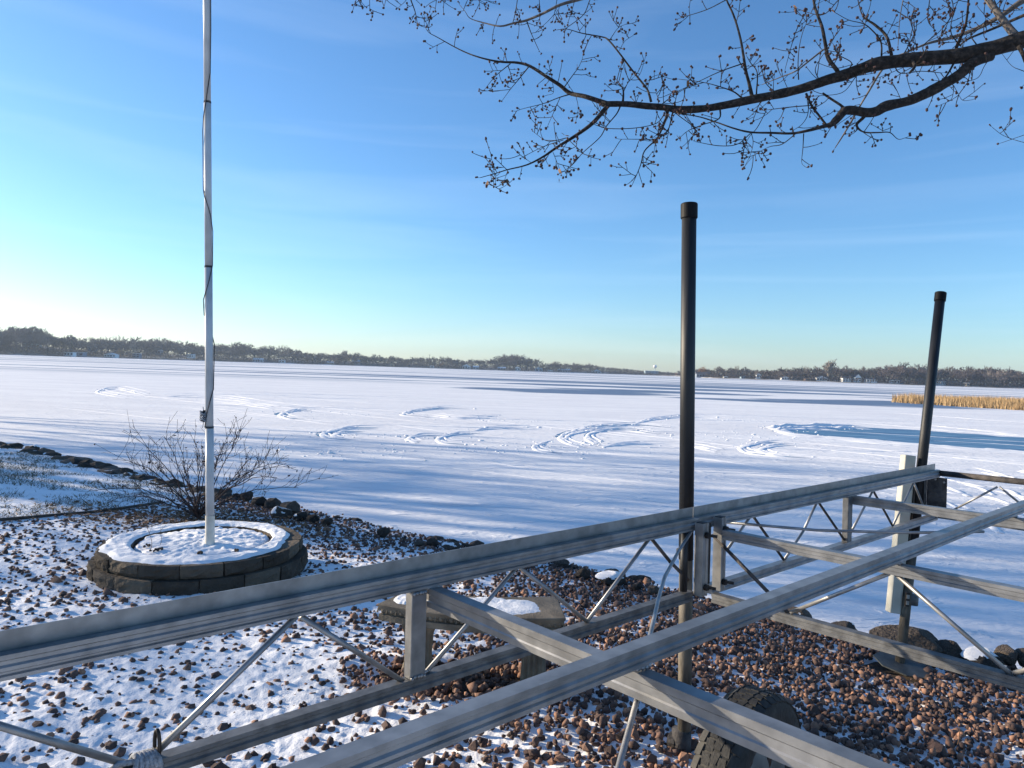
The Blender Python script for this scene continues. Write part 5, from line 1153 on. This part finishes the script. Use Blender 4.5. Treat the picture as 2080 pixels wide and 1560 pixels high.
# ---- houses
def house(px0_, px1_, ytop, ybot, o, wall, roof, label, kind='gable', cat='house', nwin=3, two=False):
    pc = (px0_ + px1_) / 2; base = fpt(pc, o); D = base[1]; zb = at(pc, ybot, D)[2]; zt = at(pc, ytop, D)[2]; wd = (px1_ - px0_) / F * D; base = np.array([base[0], D, max(zb, base[2] - .5)]); zb = base[2]; H_ = max(zt - zb, 2.2); dp = max(6, wd * .6)
    t_ = thing('boathouse' if cat == 'boathouse' else 'far_building' if cat == 'building' else 'lake_house', label, cat, base); c = base + [0, dp / 2, 0]; rh = H_ * (.0 if kind == 'flat' else .36 if kind == 'gable' else .42); wh_ = H_ - rh
    mb = MB(); mb.box(c + [0, 0, wh_ / 2 - 1], (wd / 2, 0, 0), (0, dp / 2, 0), (0, 0, wh_ / 2 + 1)); mb.build('wall', WALLC[wall], t_)
    mb = MB(); e = .5
    if kind == 'gable':      # ridge runs along the shore
        pr = [(-dp / 2 - e, wh_ + .02), (0, H_), (dp / 2 + e, wh_ + .02)]; mb.extrude([(a, b) for a, b in pr], c - [wd / 2 + e, 0, 0], c + [wd / 2 + e, 0, 0], np.array([0, 1., 0]), np.array([0, 0, 1.]))
        mb.build('roof', ROOFC[roof], t_)
    elif kind == 'front':    # gable end faces the lake
        mb.extrude([(-wd / 2, wh_ + .01), (0, H_ - .25), (wd / 2, wh_ + .01)], c - [0, dp / 2 + .02, 0], c + [0, dp / 2, 0], np.array([1., 0, 0]), np.array([0, 0, 1.])); mb.build('gable_end', WALLC[wall], t_)
        mb = MB(); mb.extrude([(-wd / 2 - e, wh_ - .15), (0, H_ - .1), (wd / 2 + e, wh_ - .15), (wd / 2 + e, wh_ + .12), (0, H_ + .2), (-wd / 2 - e, wh_ + .12)], c - [0, dp / 2 + e, 0], c + [0, dp / 2 + e, 0], np.array([1., 0, 0]), np.array([0, 0, 1.])); mb.build('roof', ROOFC[roof], t_)
    else: mb.box(c + [0, 0, H_ + .12], (wd / 2 + e, 0, 0), (0, dp / 2 + e, 0), (0, 0, .14)); mb.build('roof', ROOFC[roof], t_)
    rows = [.28, .72] if (two or wh_ > 5.5) else [.52]
    for rw in rows:
        for k in range(nwin):
            x = c[0] + wd * ((k + .5) / nwin - .5); ww = wd / nwin * .30; hh = wh_ / len(rows) * .26
            mb = MB(); mb.box((x, c[1] - dp / 2 - .03, zb + wh_ * rw), (ww, 0, 0), (0, .04, 0), (0, 0, hh)); mb.build('window', m_win, t_)
    return t_
HS = [(43, 61, 684, 705, 62, 'blue', 'snow', 'tall pale blue gabled house on the hill at far left', 'front', 'house', 2, True), (62, 78, 695, 706, 60, 'blue', 'dark', 'low pale blue wing beside the tall house on the hill', 'gable', 'house', 3),
 (128, 147, 715, 723, 6, 'white', 'dark', 'white boathouse, left half of the pair at the left shoreline', 'flat', 'boathouse', 3), (148, 168, 716, 723.5, 7, 'slate', 'snow', 'open fronted shed with a flat snowy roof next to the white boathouse', 'flat', 'boathouse', 2),
 (176, 192, 698, 711, 34, 'blue', 'dark', 'pale blue house half hidden in trees above the white boathouse', 'gable', 'house', 3), (210, 233, 717, 725, 6, 'white', 'snow', 'white boathouse standing alone at the left shoreline', 'front', 'boathouse', 4), (268, 282, 718, 726.5, 6, 'slate', 'snow', 'dark shed with a snow covered roof left of the flagpole', 'flat', 'boathouse', 2),
 (303, 324, 709, 718, 30, 'slate', 'snow', 'slate coloured house with snowy roof left of the flagpole', 'gable', 'house', 4), (378, 392, 719, 725, 12, 'white', 'snow', 'small white cottage just left of the flagpole', 'gable', 'house', 3), (388, 408, 708, 719, 28, 'slate', 'dark', 'dark house above the white cottage left of the flagpole', 'front', 'house', 3),
 (512, 532, 727, 736, 10, 'blue', 'snow', 'pale house right of the flagpole at the shoreline', 'gable', 'house', 4), (565, 577, 732, 737, 6, 'white', 'snow', 'small white shed right of the pale shoreline house', 'flat', 'boathouse', 2), (636, 643, 724, 731, 22, 'white', 'snow', 'narrow white gable end peeping through trees left of centre', 'front', 'house', 1),
 (663, 676, 734, 740, 10, 'tan', 'snow', 'low tan cottage with snowy roof left of centre', 'gable', 'house', 3), (714, 730, 731, 739, 16, 'grey', 'snow', 'grey house with a snowy roof right of the taller bare tree', 'gable', 'house', 3), (791, 799, 737, 744, 10, 'tan', 'dark', 'tiny tan cottage on the middle shore', 'front', 'house', 1),
 (872, 880, 743, 747, 8, 'white', 'snow', 'tiny white hut at the middle shoreline', 'flat', 'boathouse', 1), (938, 954, 740, 750, 12, 'white', 'snow', 'bright white gabled house in the middle of the far shore', 'front', 'house', 3), (960, 971, 743, 750, 12, 'blue', 'snow', 'pale blue cottage right of the bright white gabled house', 'gable', 'house', 2),
 (1010, 1026, 745, 752, 10, 'slate', 'snow', 'low slate house left of the broad rounded tree', 'gable', 'house', 3), (1044, 1056, 744, 752.5, 10, 'white', 'dark', 'white house below the broad rounded tree', 'front', 'house', 2), (1086, 1101, 745, 755, 12, 'blue', 'snow', 'pale blue gabled house right of the broad rounded tree', 'front', 'house', 2),
 (1112, 1121, 752, 756, 6, 'white', 'snow', 'small white shed near the right end of the middle shore', 'flat', 'boathouse', 2), (1132, 1157, 749, 758, 12, 'grey', 'snow', 'long grey house with white trim on the middle shore', 'gable', 'house', 5), (1202, 1219, 750, 760, 12, 'blue', 'dark', 'blue grey house at the tapering end of the middle woods', 'front', 'house', 3),
 (1310, 1337, 753.5, 761.5, 30, 'blue', 'snow', 'long flat pale blue building below the water tower', 'flat', 'building', 9), (1414, 1442, 755.5, 767, 10, 'slate', 'dark', 'wide slate coloured house just right of the tall post', 'gable', 'house', 5), (1470, 1477, 765, 769, 6, 'white', 'snow', 'tiny white hut right of the wide slate house', 'flat', 'boathouse', 1),
 (1505, 1513, 763, 769, 8, 'blue', 'dark', 'small blue cottage between evergreens on the right shore', 'gable', 'house', 2), (1536, 1546, 758, 767, 12, 'white', 'dark', 'white steep gabled cottage beside dark evergreens', 'front', 'house', 2), (1587, 1603, 764, 771.5, 10, 'white', 'dark', 'low white cottage left of the fan shaped tree', 'front', 'house', 3),
 (1610, 1627, 763, 771, 16, 'grey', 'brown', 'grey house second left of the fan shaped tree', 'gable', 'house', 3), (1636, 1657, 768, 773, 8, 'brown', 'brown', 'low brown cabin with a long roof left of the fan shaped tree', 'gable', 'house', 4), (1658, 1680, 763, 773.5, 12, 'white', 'dark', 'white house with dark windows directly below the fan shaped tree', 'front', 'house', 4),
 (1711, 1728, 764, 775.5, 10, 'white', 'dark', 'two storey white house right of the fan shaped tree', 'gable', 'house', 3, True), (1736, 1749, 760, 775, 12, 'white', 'dark', 'tall narrow white house with a pointed gable', 'front', 'house', 2, True), (1760, 1781, 767, 776.5, 10, 'white', 'dark', 'low white house right of the tall narrow one', 'gable', 'house', 4),
 (1810, 1827, 768, 779, 12, 'white', 'brown', 'white house with a chimney wall left of the leaning post', 'gable', 'house', 3), (1827, 1836, 772, 779, 14, 'slate', 'dark', 'slate annex beside the white house left of the leaning post', 'gable', 'house', 2), (1864, 1882, 768, 781, 16, 'brown', 'dark', 'big dark brown house just left of the leaning post', 'gable', 'house', 3),
 (1901, 1921, 771, 781, 14, 'white', 'dark', 'white house just right of the leaning post', 'gable', 'house', 5), (1928, 1950, 775, 783, 10, 'brown', 'brown', 'low brown house second right of the leaning post', 'gable', 'house', 4), (1963, 1978, 764, 776, 40, 'blue', 'dark', 'blue house up the slope near the right edge', 'front', 'house', 3), (1962, 1969, 778, 784, 6, 'tan', 'snow', 'tiny tan boathouse at the shoreline near the right edge', 'flat', 'boathouse', 1)]
for h_ in HS: house(*h_)
# ---- water tower
wt = at(1330, 758, 1700); wt[2] = 4
tw_ = thing('water_tower', 'white globe water tower on a single stem above the far woods', 'water tower', wt)
gz_ = at(1330, 744.5, 1700)[2]; mb = MB(); nph = 14; V = []; Ff = []
for i in range(nph + 1):
    ph = math.pi * i / nph
    for j in range(20): th = 2 * math.pi * j / 20; V.append(wt * [1, 1, 0] + [4.6 * math.sin(ph) * math.cos(th), 4.6 * math.sin(ph) * math.sin(th), gz_ + 3.9 * math.cos(ph)])
for i in range(nph):
    for j in range(20): k = (j + 1) % 20; Ff.append((i * 20 + j, i * 20 + k, (i + 1) * 20 + k, (i + 1) * 20 + j))
mb.add(V, Ff); mb.build('tank', WALLC['white'], tw_, smooth=True)
mb = MB(); mb.tube([wt - [0, 0, 4], wt + [0, 0, 3], wt * [1, 1, 0] + [0, 0, gz_ - 5], wt * [1, 1, 0] + [0, 0, gz_ - 3.4]], [1.6, .9, .8, 2.0], 12); mb.build('stem', WALLC['blue'], tw_)
wt2 = at(872, 740, 1600); mt_ = thing('radio_mast', 'thin mast with a small head rising above the middle woods', 'mast', wt2 * [1, 1, 0] + [0, 0, 5])
mb = MB(); z1 = at(872, 721, 1600)[2]; mb.tube([wt2 * [1, 1, 0] + [0, 0, 4], wt2 * [1, 1, 0] + [0, 0, z1]], .35, 5); mb.build('pole', m_win, mt_)
mb = MB(); mb.box(wt2 * [1, 1, 0] + [0, 0, z1], (1.4, 0, 0), (0, 1, 0), (0, 0, .5)); mb.build('head', m_win, mt_)

# ------------------------------------------------------------------ the winter air between here and the far woods
mh = bpy.data.materials.new('winter_haze'); mh.use_nodes = True; hn = mh.node_tree; hn.nodes.clear()
ho = hn.nodes.new('ShaderNodeOutputMaterial'); hv = hn.nodes.new('ShaderNodeVolumePrincipled'); hv.inputs['Color'].default_value = (.62, .78, 1.0, 1); hv.inputs['Density'].default_value = .00012; hv.inputs['Anisotropy'].default_value = .2
hn.links.new(hv.outputs[0], ho.inputs['Volume'])
mb = MB(); mb.box((0, 1075, 29), (2300, 0, 0), (0, 1425, 0), (0, 0, 31)); hz_ = mb.build('haze', mh, kind='stuff')
